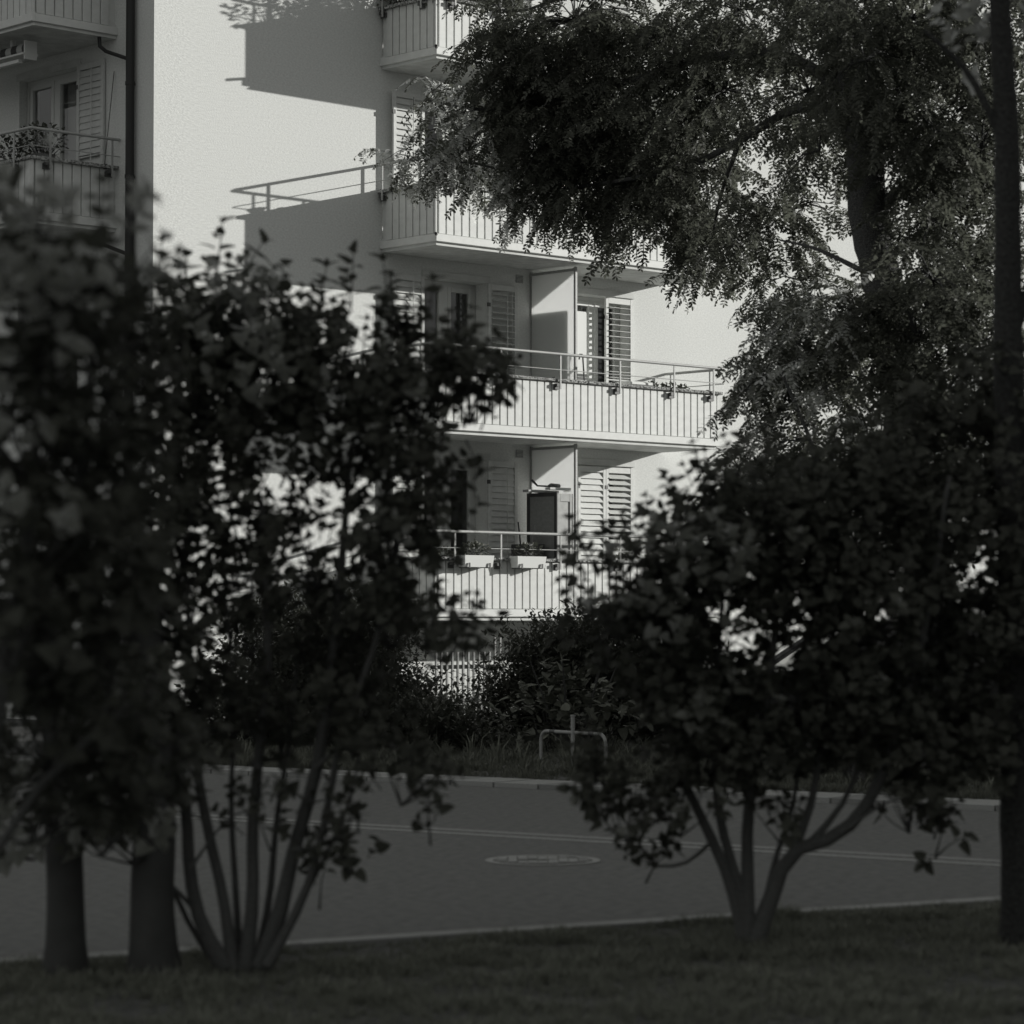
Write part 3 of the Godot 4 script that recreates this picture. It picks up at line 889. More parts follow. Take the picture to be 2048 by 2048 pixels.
func window_box(label: String, s0: float, s1: float, bb: float, y: float) -> void:
	var fr := Transform3D(Basis(U, Vector3.UP, N), C0)
	var t := thing("flower_box", label, "flower box", fr * V((s0 + s1) / 2, y, 1.36), "white flower boxes hung on the lowest balcony")
	t.basis = fr.basis
	var w := (s1 - s0) / 2
	var b := Mb.new()
	var lo := [V(-w + 0.02, 0, -0.07), V(w - 0.02, 0, -0.07), V(w - 0.02, 0, 0.07), V(-w + 0.02, 0, 0.07)]
	var hi := [V(-w, 0.17, -0.09), V(w, 0.17, -0.09), V(w, 0.17, 0.09), V(-w, 0.17, 0.09)]
	for i in 4:
		var j := (i + 1) % 4
		b.quad(lo[j], lo[i], hi[i], hi[j])
		var ia: Vector3 = hi[i] * V(0.96, 1, 0.86)
		var ja: Vector3 = hi[j] * V(0.96, 1, 0.86)
		b.quad(hi[j], hi[i], ia, ja)
		b.quad(ja, ia, lo[i] + V(0, 0.1, 0), lo[j] + V(0, 0.1, 0))
	b.quad(lo[0], lo[1], lo[2], lo[3])
	obj("trough", b.mesh(), M.planter, t)
	var so := Mb.new()
	so.box(V(-w + 0.02, 0.1, -0.072), V(w - 0.02, 0.15, 0.072))
	obj("soil", so.mesh(), M.soil, t)
	var hk := Mb.new()
	for x in [-w * 0.7, w * 0.7]:
		hk.box(V(x - 0.012, -0.012, -0.12), V(x + 0.012, -0.001, 0.1))
		hk.box(V(x - 0.012, -0.001, 0.086), V(x + 0.012, 0.06, 0.1))
		hk.box(V(x - 0.012, 0.0, -0.14), V(x + 0.012, 0.2, -0.12))
	obj("hanger", hk.mesh(), M.dark_steel, t)
	bunch(t, V(0, 0.25, 0), V(w * 0.95, 0.12, 0.12), 150, 0.045)

func build_balcony_things() -> void:
	var fr := Transform3D(Basis(U, Vector3.UP, N), C0)
	# ground floor balcony: wardrobe with things on top, broom, boxes, pots
	var f0: float = FLOORS[0] + 0.031
	var t := thing("wardrobe", "tall dark-sided wardrobe with panelled front on the lowest balcony beside the divider", "wardrobe", fr * V(6.985, f0, 0.655))
	t.basis = fr.basis
	var b := Mb.new()
	b.box(V(-0.165, 0.06, -0.32), V(0.165, 1.72, 0.31))
	obj("carcass", b.mesh(), M.wood_dark, t)
	b = Mb.new()
	b.box(V(-0.177, 0.0, -0.33), V(-0.166, 1.74, -0.27))
	b.box(V(-0.177, 1.68, -0.269), V(-0.166, 1.74, 0.269))
	b.box(V(-0.177, 0.0, 0.27), V(-0.166, 1.74, 0.33))
	obj("side_frame", b.mesh(), M.wood_deep, t)
	b = Mb.new()
	b.board(V(-0.165, 0.06, 0.311), V(-0.1, 1.72, 0.33), 0.003)
	b.board(V(0.1, 0.06, 0.311), V(0.165, 1.72, 0.33), 0.003)
	b.board(V(-0.1, 1.6, 0.311), V(0.1, 1.72, 0.329), 0.003)
	b.board(V(-0.1, 0.62, 0.311), V(0.1, 0.72, 0.329), 0.003)
	b.board(V(-0.1, 0.06, 0.311), V(0.1, 0.14, 0.329), 0.003)
	b.box(V(-0.1, 0.14, 0.311), V(0.1, 1.6, 0.316))
	obj("door", b.mesh(), M.wood_mid, t)
	b = Mb.new()
	b.box(V(-0.17, 0.66, 0.331), V(0.17, 0.7, 0.345))
	obj("strap", b.mesh(), M.wood_deep, t)
	for q in [["plank", "pale plank lying on top of the wardrobe", [-0.5, 0.18, 0.02, 0.035, -0.1, 0.02], M.wood_mid, 0.05], ["plank", "second pale board across the front of the wardrobe top", [-0.18, 0.33, 0.02, 0.045, 0.1, 0.22], M.cabinet, -0.08], ["folded_parasol", "dark folded parasol lying on the boards of the wardrobe", [], M.wood_deep, 0.1]]:
		var o := thing(q[0], q[1], "plank" if q[0] == "plank" else "parasol", fr * V(6.985, f0 + 1.742, 0.655))
		o.basis = fr.basis * Basis(Vector3.UP, q[4])
		var k := Mb.new()
		if q[0] == "plank":
			k.board(V(q[2][0], 0.0 if q[4] > 0 else 0.04, q[2][4]), V(q[2][1], 0.038 if q[4] > 0 else 0.075, q[2][5]), 0.003)
			obj("board", k.mesh(), q[3], o)
		else:
			k.tube([V(-0.3, 0.1, 0.0), V(-0.05, 0.1, 0.0), V(0.02, 0.115, 0.0), V(0.22, 0.115, 0.0), V(0.26, 0.1, 0)], [0.012, 0.014, 0.035, 0.03, 0.01], 9)
			obj("canopy", k.mesh(), q[3], o)
			k = Mb.new()
			k.tube([V(-0.42, 0.18, 0.0), V(-0.3, 0.1, 0.0)], [0.02, 0.014], 8)
			obj("handle", k.mesh(), q[3], o)
	t = thing("broom", "thin dark broom leaning in the corner left of the wardrobe", "broom", fr * V(6.72, f0, 0.4))
	t.basis = fr.basis
	b = Mb.new()
	b.tube([V(0, 0.2, 0), V(-0.05, 1.3, -0.12)], [0.014, 0.012], 8)
	obj("handle", b.mesh(), M.wood_deep, t)
	b = Mb.new()
	b.board(V(-0.14, 0, -0.04), V(0.14, 0.2, 0.04), 0.01)
	obj("bristle_head", b.mesh(), M.wood_deep, t)
	t = thing("tool_crate", "dark crate full of garden tools at the wardrobe's foot", "crate", fr * V(6.55, f0, 0.62))
	t.basis = fr.basis
	b = Mb.new()
	b.box(V(-0.16, 0, -0.2), V(0.16, 0.02, 0.2))
	b.box(V(-0.16, 0.02, -0.2), V(-0.14, 0.95, 0.2))
	b.box(V(0.14, 0.02, -0.2), V(0.16, 0.95, 0.2))
	b.box(V(-0.14, 0.02, -0.2), V(0.14, 0.95, -0.18))
	b.box(V(-0.14, 0.02, 0.18), V(0.14, 0.95, 0.2))
	obj("box", b.mesh(), M.wood_deep, t)
	b = Mb.new()
	b.tube([V(0.03, 0.1, 0.02), V(0.1, 1.25, 0.05)], [0.012, 0.01], 7)
	b.tube([V(-0.05, 0.1, 0.05), V(0.02, 1.15, 0.1)], [0.012, 0.01], 7)
	b.board(V(0.02, 1.0, 0.03), V(0.14, 1.12, 0.06), 0.004)
	obj("tools", b.mesh(), M.wood_dark, t)
	var y: float = FLOORS[0] + 0.705
	window_box("white flower box with leafy plant, nearest the wardrobe on the lowest balcony", 5.55, 6.14, FLOORS[0], y - 0.1)
	window_box("white flower box with trailing plant, second from the wardrobe on the lowest balcony", 4.5, 5.08, FLOORS[0], y - 0.1)
	plant_pot("potted_plant", "tall thin potted plant before the closed shutters of the lowest balcony", fr * V(8.2, f0, 0.95), 0.13, 0.62, M.pot, 0.22, 110, "pot plants on the balconies")
	plant_pot("potted_plant", "leafy potted plant right of the closed shutters on the lowest balcony", fr * V(8.9, f0, 0.95), 0.15, 0.6, M.pot, 0.25, 140, "pot plants on the balconies")
	plant_pot("potted_plant", "bushy potted plant at the far end of the lowest balcony", fr * V(9.6, f0, 0.9), 0.15, 0.55, M.pot, 0.25, 140, "pot plants on the balconies")
	plant_pot("potted_plant", "small potted plant by the left shutter of the lowest balcony", fr * V(4.6, f0, 0.9), 0.13, 0.6, M.pot, 0.2, 120, "pot plants on the balconies")
	# first floor balcony: cabinet beyond the divider, crutch, bench, pots
	var f1: float = FLOORS[1] + 0.031
	t = thing("white_cabinet", "plain pale cabinet behind the opal divider on the middle balcony", "cabinet", fr * V(7.42, f1, 0.45))
	t.basis = fr.basis
	b = Mb.new()
	b.board(V(-0.18, 0.0, -0.42), V(0.18, 1.84, 0.38), 0.006)
	obj("carcass", b.mesh(), M.cabinet, t)
	b = Mb.new()
	b.board(V(-0.17, 0.06, 0.381), V(0.17, 0.78, 0.395), 0.003)
	b.board(V(-0.17, 0.82, 0.381), V(0.17, 1.82, 0.395), 0.003)
	obj("door", b.mesh(), M.cabinet, t)
	b = Mb.new()
	b.box(V(-0.18, 0.785, 0.383), V(0.18, 0.815, 0.392))
	obj("gap_strip", b.mesh(), M.wood_deep, t)
	t = thing("walking_stick", "dark walking stick leaning on the pale cabinet of the middle balcony", "stick", fr * V(7.4, f1, 0.98))
	t.basis = fr.basis
	b = Mb.new()
	b.tube([V(0.05, 0, 0.02), V(0.0, 1.12, -0.03), V(-0.02, 1.16, -0.03), V(-0.06, 1.16, -0.03), V(-0.08, 1.08, -0.03)], [0.013, 0.013, 0.014, 0.014, 0.012], 8)
	obj("shaft", b.mesh(), M.wood_deep, t)
	t = thing("white_stool", "white plastic stool below the open shutter of the middle balcony", "stool", fr * V(8.55, f1, 0.95))
	t.basis = fr.basis
	b = Mb.new()
	b.board(V(-0.25, 0.72, -0.16), V(0.25, 0.8, 0.16), 0.02)
	obj("seat", b.mesh(), M.planter, t)
	for k in 4:
		b = Mb.new()
		var sx: float = [-1, 1][k % 2]
		var sz: float = [-1, 1][k / 2]
		b.tube([V(0.22 * sx, 0, 0.13 * sz), V(0.19 * sx, 0.725, 0.11 * sz)], [0.018, 0.022], 7)
		obj("leg", b.mesh(), M.planter, t)
	var pots := [[8.95, 0.14, 0.6, 0.16, "leafy pot plant in dark tub, nearest the stool on the middle balcony", M.pot], [9.3, 0.13, 0.66, 0.14, "broad-leaved pot plant in dark tub between its neighbours on the middle balcony", M.pot], [9.62, 0.11, 0.64, 0.13, "spiky pot plant in a pale pot near the end of the middle balcony", M.pot_light]]
	for q in pots:
		plant_pot("potted_plant", q[4], fr * V(q[0], f1, 0.95), q[1], q[2], q[5], q[3], 90, "pot plants on the balconies")
	# upper balconies: plants whose shadows fall on the wall
	var f3: float = FLOORS[3] + 0.031
	for q in [[4.28, 0.25, 0.7, 0.4, "spreading pot plant against the wall on the top balcony's near side"], [4.28, 0.68, 0.72, 0.42, "tall leafy pot plant midway along the top balcony's near side"], [5.6, 0.98, 0.78, 0.42, "fourth pot plant on the top balcony, behind leaves"], [4.3, 1.08, 0.66, 0.44, "bushy pot plant in the corner of the top balcony, above the drain spout"], [4.7, 0.95, 0.7, 0.28, "second bushy pot plant on the top balcony, half hidden by boards"], [5.1, 0.98, 0.72, 0.26, "third pot plant on the top balcony, half hidden by leaves"]]:
		plant_pot("potted_plant", q[4], fr * V(q[0], f3, q[1]), 0.15, q[2], M.pot, q[3], 420, "pot plants on the balconies")
	t = thing("white_bowl", "small bright white bowl on the corner of the second balcony from the top", "bowl", fr * V(4.3, FLOORS[2] + 0.76, 1.22))
	b = Mb.new()
	b.lathe([Vector2(0.0, 0.0), Vector2(0.03, 0.01), Vector2(0.08, 0.09), Vector2(0.085, 0.1), Vector2(0.0, 0.1)], 14)
	obj("bowl", b.mesh(), M.planter, t)
	# shaded end balcony: two geranium boxes
	var lf := Transform3D(Basis(N, Vector3.UP, -U), C0)
	var f2: float = FLOORS[2] + 0.031
	plant_pot("potted_plant", "large dark geranium at the corner of the shaded end balcony", lf * V(-1.15, f2, 1.05), 0.17, 0.78, M.pot, 0.36, 260, "pot plants on the balconies", M.shrub)
	plant_pot("potted_plant", "dark hanging geranium left of the corner of the shaded end balcony", lf * V(-1.75, f2, 1.15), 0.17, 0.75, M.pot, 0.3, 220, "pot plants on the balconies", M.shrub)

# ---------- street ----------
func strip(p: Vector2, d: Vector2, across: Vector2, a0: float, a1: float, w0: float, w1: float, y0: float, y1: float) -> ArrayMesh:
	var b := Mb.new()
	var basis := Basis(V(d.x, 0, d.y), Vector3.UP, V(d.x, 0, d.y).cross(Vector3.UP))
	b.box(V(a0, y0, w0), V(a1, y1, w1), Transform3D(basis, V(p.x, 0, p.y)))
	return b.mesh()

func build_street() -> void:
	var b := Mb.new()
	b.quad(V(-400, -0.03, 200), V(400, -0.03, 200), V(400, -0.03, -600), V(-400, -0.03, -600))
	structure("ground", b.mesh(), M.soil, "dark earth under the grass verges")
	# road between the far kerb (through k, along d) and the near kerb (through n, along e)
	var k := Vector2(-0.56, -25.24)
	var d := Vector2(0.784, 0.62).normalized()
	var n := Vector2(-0.92, -12.48)
	var e := Vector2(0.869, -0.495).normalized()
	b = Mb.new()
	var q := []
	for p in [n - e * 30, n + e * 9.5, k + d * 20, k - d * 34]:
		q.append(V(p.x, 0.0, p.y))
	var far_r := V(30, 0, n.y + e.y * 9.5 + 3)
	b.quad(q[0], q[1], q[2], q[3])
	b.tri(q[1], V(30, 0, 6), q[2])
	structure("road", b.mesh(), M.asphalt, "worn grey asphalt of the shaded street")
	# verge behind the far kerb and lawn before the near kerb
	b = Mb.new()
	var o := Vector2(d.y, -d.x) * 0.6
	var r1 := k + d * 40 + o
	var r0 := k - d * 60 + o
	b.quad(V(r0.x, 0.035, r0.y), V(r1.x, 0.035, r1.y), V(r1.x + 40, 0.035, r1.y - 90), V(r0.x - 40, 0.035, r0.y - 60))
	structure("verge", b.mesh(), M.soil, "earth of the planted verge before the building")
	b = Mb.new()
	var m := Vector2(-e.y, e.x) * 0.15
	var a0 := n - e * 30 + m
	var a1 := n + e * 9.4 + m
	b.quad(V(-40, 0.045, 20), V(10, 0.045, 20), V(a1.x, 0.045, a1.y), V(a0.x, 0.045, a0.y))
	structure("lawn", b.mesh(), M.soil, "earth of the near lawn")
	# kerbs, stone by stone
	var far := Node3D.new()
	far.name = "far_kerb"
	far.set_meta("kind", "structure")
	far.set_meta("label", "flat pale kerb stones along the far edge of the street")
	add_child(far)
	for i in 40:
		obj("kerb_stone", strip(k, d, o, -8.0 + i * 0.5, -8.0 + i * 0.5 + 0.478, -0.62 - rng.randf() * 0.008, -0.02, -0.02, 0.04 + rng.randf() * 0.006), M.kerb if i % 3 else M.kerb_b, far)
	var near := Node3D.new()
	near.name = "near_kerb"
	near.set_meta("kind", "structure")
	near.set_meta("label", "pale kerb stones between street and near lawn")
	add_child(near)
	for i in 14:
		obj("kerb_stone", strip(n, e, m, -6.0 + i * 1.0, -6.0 + i * 1.0 + 0.985, -0.13, 0.0 + rng.randf() * 0.006, -0.02, 0.055 + rng.randf() * 0.006), M.kerb, near)
	# paved double strip along the road
	var g := Vector2(-0.43, -19.53)
	var gd := Vector2(0.8, 0.6)
	for w in [[-0.1, 0.06], [-0.36, -0.2]]:
		var s := structure("gutter_strip", strip(g, gd, o, -30, 24, w[0], w[1], -0.01, 0.006), M.gutter, "pale paved strip running along the street")
	# manhole cover
	var t := thing("manhole_cover", "round cast-iron manhole cover with studded face set in the asphalt", "manhole cover", V(0.19, 0, -17.37))
	b = Mb.new()
	b.lathe([Vector2(0.31, 0.003), Vector2(0.358, 0.003), Vector2(0.355, 0.007), Vector2(0.312, 0.007), Vector2(0.308, 0.004)], 48)
	obj("frame", b.mesh(), M.stud, t)
	b = Mb.new()
	b.lathe([Vector2(0.3, 0.003), Vector2(0.298, 0.008), Vector2(0.0, 0.008)], 48)
	obj("lid", b.mesh(), M.dark_steel, t)
	b = Mb.new()
	for i in range(-5, 6):
		for j in range(-5, 6):
			var p := Vector2(i, j) * 0.062
			if p.length() < 0.29 and rng.randf() < 0.55:
				b.board(V(-0.027, 0.0, -0.006), V(0.027, 0.054, 0.0), 0.003, Transform3D(Basis(Vector3.RIGHT, -PI / 2), V(p.x, 0.016, p.y + 0.034)))
	obj("studs", b.mesh(), M.stud, t)
	# low hoop with a marker post on the verge
	t = thing("hoop_barrier", "low grey tubular hoop barrier with a post in the middle, on the verge", "barrier", V(0.6, 0.03, -27.7))
	var h := V(0.31, 0, 0.46)
	b = Mb.new()
	var pts := [-h + V(0, -0.1, 0), -h + V(0, 0.24, 0)]
	for i in range(1, 6):
		var a := PI / 2 * i / 6.0
		pts.append(-h + V(0, 0.24, 0) + h.normalized() * 0.1 * (1 - cos(a)) + V(0, 0.1 * sin(a), 0))
	pts.append(-h + h.normalized() * 0.1 + V(0, 0.34, 0))
	var other := []
	for p in pts:
		other.push_front(V(-p.x, p.y, -p.z))
	pts.append_array(other)
	var rad := []
	for p in pts:
		rad.append(0.017)
	b.tube(pts, rad, 10)
	obj("hoop", b.mesh(), M.hoop, t)
	for s in [-0.62, 0.58]:
		b = Mb.new()
		b.tube([h * s + V(0, 0.34, 0) - h * 0.08, h * s + V(0, 0.34, 0) + h * 0.08], [0.0185, 0.0185], 10)
		obj("band", b.mesh(), M.dark_steel, t)
	b = Mb.new()
	b.tube([V(0, -0.1, 0.03), V(0, 0.5, 0.03)], [0.021, 0.021], 12)
	b.tube([V(0, 0.5, 0.03), V(0, 0.515, 0.03)], [0.026, 0.026], 12)
	obj("post", b.mesh(), M.hoop, t)
	# slatted screen under the lowest balcony
	var fr := Transform3D(Basis(U, Vector3.UP, N), C0)
	t = thing("slatted_screen", "weathered upright slat screen standing under the lowest balcony", "screen", fr * V(4.55, 0.0, 0.75))
	t.basis = fr.basis
	b = Mb.new()
	b.box(V(-0.05, 0.25, -0.05), V(1.4, 0.31, -0.016))
	b.box(V(-0.05, 0.75, -0.05), V(1.4, 0.81, -0.016))
	obj("cross_rail", b.mesh(), M.wood_dark, t)
	b = Mb.new()
	b.board(V(0, 0, -0.012), V(0.036, 0.98, 0.012), 0.003)
	var slat := b.mesh()
	for i in 13:
		var s := obj("slat", slat, M.wood_dark, t)
		s.position = V(i * 0.107, 0.02, 0)
		if i > 10:
			s.scale = V(1, 1.22, 1)

# ---------- plants ----------
func facing(dir: Vector3, up: Vector3) -> Basis:
	var z := dir.normalized()
	var x := up.cross(z)
	if x.length() < 0.01:
		x = Vector3.RIGHT.cross(z)
	x = x.normalized()
	return Basis(x, z.cross(x), z)

func lilac_leaf() -> ArrayMesh:            # heart shape of length 1 along +z
	if not shared.has("lilac_leaf"):
		var b := Mb.new()
		var w := [0.0, 0.3, 0.4, 0.36, 0.22, 0.0]
		var z := [0.06, 0.0, 0.2, 0.45, 0.75, 1.0]
		var mid := func(i: int) -> Vector3: return V(0, 0.04 - 0.16 * z[i] * z[i], maxf(z[i], 0.06 if i == 1 else 0.0))
		for s in [-1.0, 1.0]:
			for i in 5:
				var a := V(s * w[i], 0.11 * w[i] / 0.4 - 0.16 * z[i] * z[i] + 0.03, z[i])
				var c := V(s * w[i + 1], 0.11 * w[i + 1] / 0.4 - 0.16 * z[i + 1] * z[i + 1] + 0.03, z[i + 1])
				if s > 0:
					if i > 0:
						b.tri(mid.call(i), c, a)
					b.tri(mid.call(i), mid.call(i + 1), c)
				else:
					if i > 0:
						b.tri(mid.call(i), a, c)
					b.tri(mid.call(i), c, mid.call(i + 1))
		shared["lilac_leaf"] = b.mesh()
	return shared["lilac_leaf"]

func locust_leaf(kind := 0) -> ArrayMesh:  # pinnate leaf of length 1 along +z
	var key := "locust_leaf%d" % kind
	if not shared.has(key):
		var b := Mb.new()
		var r := RandomNumberGenerator.new()
		r.seed = 50 + kind
		var n := 6
		for i in n * 2 + 1:
			var f := (0.18 + 0.8 * float(i / 2) / (n - 1)) if i < n * 2 else 1.0
			var p := V(0, -0.22 * f * f, f)
			var s := -1.0 if i % 2 == 0 else 1.0
			var d := V(s * 1.0, -0.3 + r.randf_range(-0.5, 0.35), r.randf_range(0.1, 0.7)) if i < n * 2 else V(0, -0.5, 1)
			d = d.normalized()
			var len_ := 0.27 * (1.0 - 0.25 * absf(f - 0.55)) * r.randf_range(0.85, 1.1)
			var side := d.cross(V(r.randf_range(-0.8, 0.8), 1, r.randf_range(-0.8, 0.8))).normalized() * len_ * 0.23
			var m1 := p + d * len_ * 0.35 
			var m2 := p + d * len_ * 0.75
			var e := p + d * len_
			b.tri(p, m1 + side, m1 - side)
			b.quad(m1 - side, m1 + side, m2 + side * 0.85, m2 - side * 0.85)
			b.tri(m2 - side * 0.85, m2 + side * 0.85, e)
		for i in 3:
			var f0 := i / 3.0
			var f1 := (i + 1) / 3.0
			b.quad(V(-0.008, -0.22 * f0 * f0, f0), V(0.008, -0.22 * f0 * f0, f0), V(0.008, -0.22 * f1 * f1, f1), V(-0.008, -0.22 * f1 * f1, f1))
		shared[key] = b.mesh()
	return shared[key]

func small_leaf() -> ArrayMesh:            # narrow leaf of length 1
	if not shared.has("small_leaf"):
		var b := Mb.new()
		b.tri(V(0, 0, 0), V(0, 0, 0.5), V(0.22, 0.05, 0.45))
		b.tri(V(0, 0, 0), V(-0.22, 0.05, 0.45), V(0, 0, 0.5))
		b.tri(V(0, 0, 0.5), V(0, -0.1, 1), V(0.22, 0.05, 0.45))
		b.tri(V(0, 0, 0.5), V(-0.22, 0.05, 0.45), V(0, -0.1, 1))
		shared["small_leaf"] = b.mesh()
	return shared["small_leaf"]

func copies(called: String, list: Array, m: Mesh, material: Material, parent: Node) -> void:
	if list.is_empty():
		return
	var mm := MultiMesh.new()
	mm.transform_format = MultiMesh.TRANSFORM_3D
	mm.use_colors = true
	mm.mesh = m
	mm.instance_count = list.size()
	for i in list.size():
		mm.set_instance_transform(i, list[i])
		var k := rng.randf_range(0.82, 1.18)
		mm.set_instance_color(i, Color(k, k, k))
	var o := MultiMeshInstance3D.new()
	o.name = called
	o.multimesh = mm
	o.material_override = material
	o.set_meta("kind", "stuff")
	parent.add_child(o, true)

# the 300 leaves that show largest become parts, the rest one mass
func leaf_parts(t: Node3D, list: Array, m: Mesh, mats: Array, mass: Material, key: Vector3, most := 300) -> void:
	list.sort_custom(func(a, b): return a.origin.dot(key) > b.origin.dot(key))
	for i in mini(most, list.size()):
		var o := obj("leaf", m, mats[i % mats.size()], t)
		o.transform = list[i]
	copies("crown", list.slice(most), m, mass, t)

func stem_tubes(t: Node3D, called: String, stems: Array, at: Vector3, m: Material, lump := 0.1, sides := 8, flare := 0.3) -> void:
	for s in stems:
		var raw := []
		for i in range(2, s.size(), 3):
			raw.append(V(s[i], s[i + 1], s[i + 2]) - at)
		var c := Curve3D.new()
		for i in raw.size():
			var tan_: Vector3 = (raw[mini(i + 1, raw.size() - 1)] - raw[maxi(i - 1, 0)]) / 6.0
			c.add_point(raw[i], -tan_, tan_)
		c.bake_interval = 0.06
		var pts := []
		var rad := []
		var n := maxi(8, int(c.get_baked_length() / 0.12))
		for i in n + 1:
			var f := float(i) / n
			pts.append(c.sample_baked(f * c.get_baked_length(), true))
			rad.append(lerpf(s[0], s[1], f) * (1.0 + flare * exp(-f * 14.0)))
		var b := Mb.new()
		b.tube(pts, rad, sides, true, lump, gap_noise)
		obj(called, b.mesh(), m, t)

func twig(list: Array, sticks: Mb, p: Vector3, dir: Vector3, length: float, leaf: float, spacing: float, thick := 0.003) -> void:
	var q := p
	var d := dir.normalized()
	var n := maxi(2, int(length / spacing))
	var spin := rng.randf() * TAU
	var first := p
	for i in n:
		d = (d + Vector3(rng.randfn(), rng.randfn(), rng.randfn()) * 0.06 + Vector3.UP * 0.03).normalized()
		q += d * spacing
		var x := d.cross(Vector3(0.2, 0.3, 0.9)).normalized()
		var y := d.cross(x)
		spin += PI / 2 + rng.randfn() * 0.25
		var f := 1.0 - 0.45 * float(i) / n
		for s in 2:
			var a := spin + PI * s
			var out := x * cos(a) + y * sin(a)
			var ld := (out * 0.9 + d * 0.55 + Vector3(rng.randfn(), rng.randfn(), rng.randfn()) * 0.18 + Vector3.DOWN * 0.12).normalized()
			var size := leaf * f * rng.randf_range(0.6, 1.25)
			list.append(Transform3D(facing(ld, d + out * 0.2 + Vector3(rng.randfn(), rng.randfn(), rng.randfn()) * 0.15).scaled_local(Vector3.ONE * size), q + ld * size * 0.15))
	for s in 2:
		var ld := (d + Vector3(rng.randfn(), rng.randfn(), rng.randfn()) * 0.3).normalized()
		list.append(Transform3D(facing(ld, Vector3(rng.randfn(), 0.6, rng.randfn())).scaled_local(Vector3.ONE * leaf * 0.45), q))
	sticks.tube([first, (first + q) / 2 + Vector3.UP * 0.003, q], [thick, thick * 0.8, thick * 0.5], 4, false)

func in_clump(c: Array) -> Array:          # [point, offset inside the unit ball]
	var d := Vector3(rng.randfn(), rng.randfn(), rng.randfn()).normalized() * pow(rng.randf(), 0.45)
	return [V(c[0], c[1], c[2]) + d * V(c[3], c[4], c[5]), d]

func lilac(label: String, at: Vector3, clumps: Array, stems: Array, shoots: Array, leaf: float, thin: float, category := "bush", called := "lilac_bush", bark: Material = null, key := Vector3(0, 0.12, 1), density := 1.0) -> Node3D:
	var t := thing(called, label, category, at)
	if category == "tree":
		stem_tubes(t, "trunk", stems, at, bark, 0.12, 12, 0.28)
	else:
		stem_tubes(t, "stem", stems, at, M.stem, 0.15)
	var list := []
	var sticks := Mb.new()
	for c in clumps:
		var done := 0
		var tries := 0
		var centre := V(c[0], c[1], c[2]) - at
		while done < c[6] * density and tries < c[6] * 6:
			tries += 1
			var q := in_clump(c)
			if gap_noise.get_noise_3dv(q[0] * 5.0) < thin:
				continue
			done += 1
			twig(list, sticks, q[0] - at, q[1] * 0.8 + V(0, 0.7, 0.15), rng.randf_range(0.08, 0.2), leaf, 0.05)
			if done % 5 == 0:
				sticks.tube([centre + V(0, -0.1, 0), q[0] - at], [0.006, 0.003], 4, false)
	for s in shoots:
		var a := V(s[2], s[3], s[4]) - at
		var b := V(s[5], s[6], s[7]) - at
		twig(list, sticks, a, b - a, a.distance_to(b) * 0.95, leaf * 1.3, 0.062, 0.004)
	obj("twigs", sticks.mesh(), M.twig, t)
	leaf_parts(t, list, lilac_leaf(), [M.lilac_0, M.lilac_1, M.lilac_2], M.lilac, key)
	return t

func locust(label: String, at: Vector3, clumps: Array, limbs: Array, key: Vector3) -> void:
	var t := thing("locust_tree", label, "tree", at)
	stem_tubes(t, "trunk", limbs.slice(0, 1), at, M.bark, 0.3, 18)
	stem_tubes(t, "limb", limbs.slice(1), at, M.bark, 0.2, 10)
	var lists := [[], []]
	var sticks := Mb.new()
	for c in clumps:
		var centre := V(c[0], c[1], c[2]) - at
		for i in c[6]:
			var q := in_clump(c)
			if gap_noise.get_noise_3dv(q[0] * 1.6) < -0.22:
				continue
			var p: Vector3 = q[0] - at
			var d: Vector3 = (q[1] * V(1, 0.5, 1) + V(rng.randfn() * 0.3, -0.35 + rng.randfn() * 0.2, rng.randfn() * 0.3)).normalized()
			var n := rng.randi_range(4, 7)
			var start := p
			for k in n:
				d = (d + Vector3.DOWN * 0.06).normalized()
				p += d * 0.055
				var x := d.cross(Vector3.UP).normalized()
				var ld := (x * (1 if k % 2 else -1) * 0.9 + d * 0.7 + Vector3.DOWN * 0.35 + Vector3(rng.randfn(), rng.randfn(), rng.randfn()) * 0.2).normalized()
				lists[rng.randi() % 2].append(Transform3D(facing(ld, Vector3.UP + Vector3(rng.randfn(), 0, rng.randfn()) * 0.35).scaled_local(Vector3.ONE * rng.randf_range(0.17, 0.28)), p))
			sticks.tube([start, p], [0.004, 0.002], 4, false)
			if i % 4 == 0:
				sticks.tube([centre, (centre + start) / 2 + V(0, 0.06, 0), start], [0.012, 0.008, 0.004], 5, false)
	obj("twigs", sticks.mesh(), M.twig, t)
	leaf_parts(t, lists[0], locust_leaf(0), [M.locust_0, M.locust_1, M.locust_2], M.locust, key, 300)
	copies("crown", lists[1], locust_leaf(1), M.locust, t)

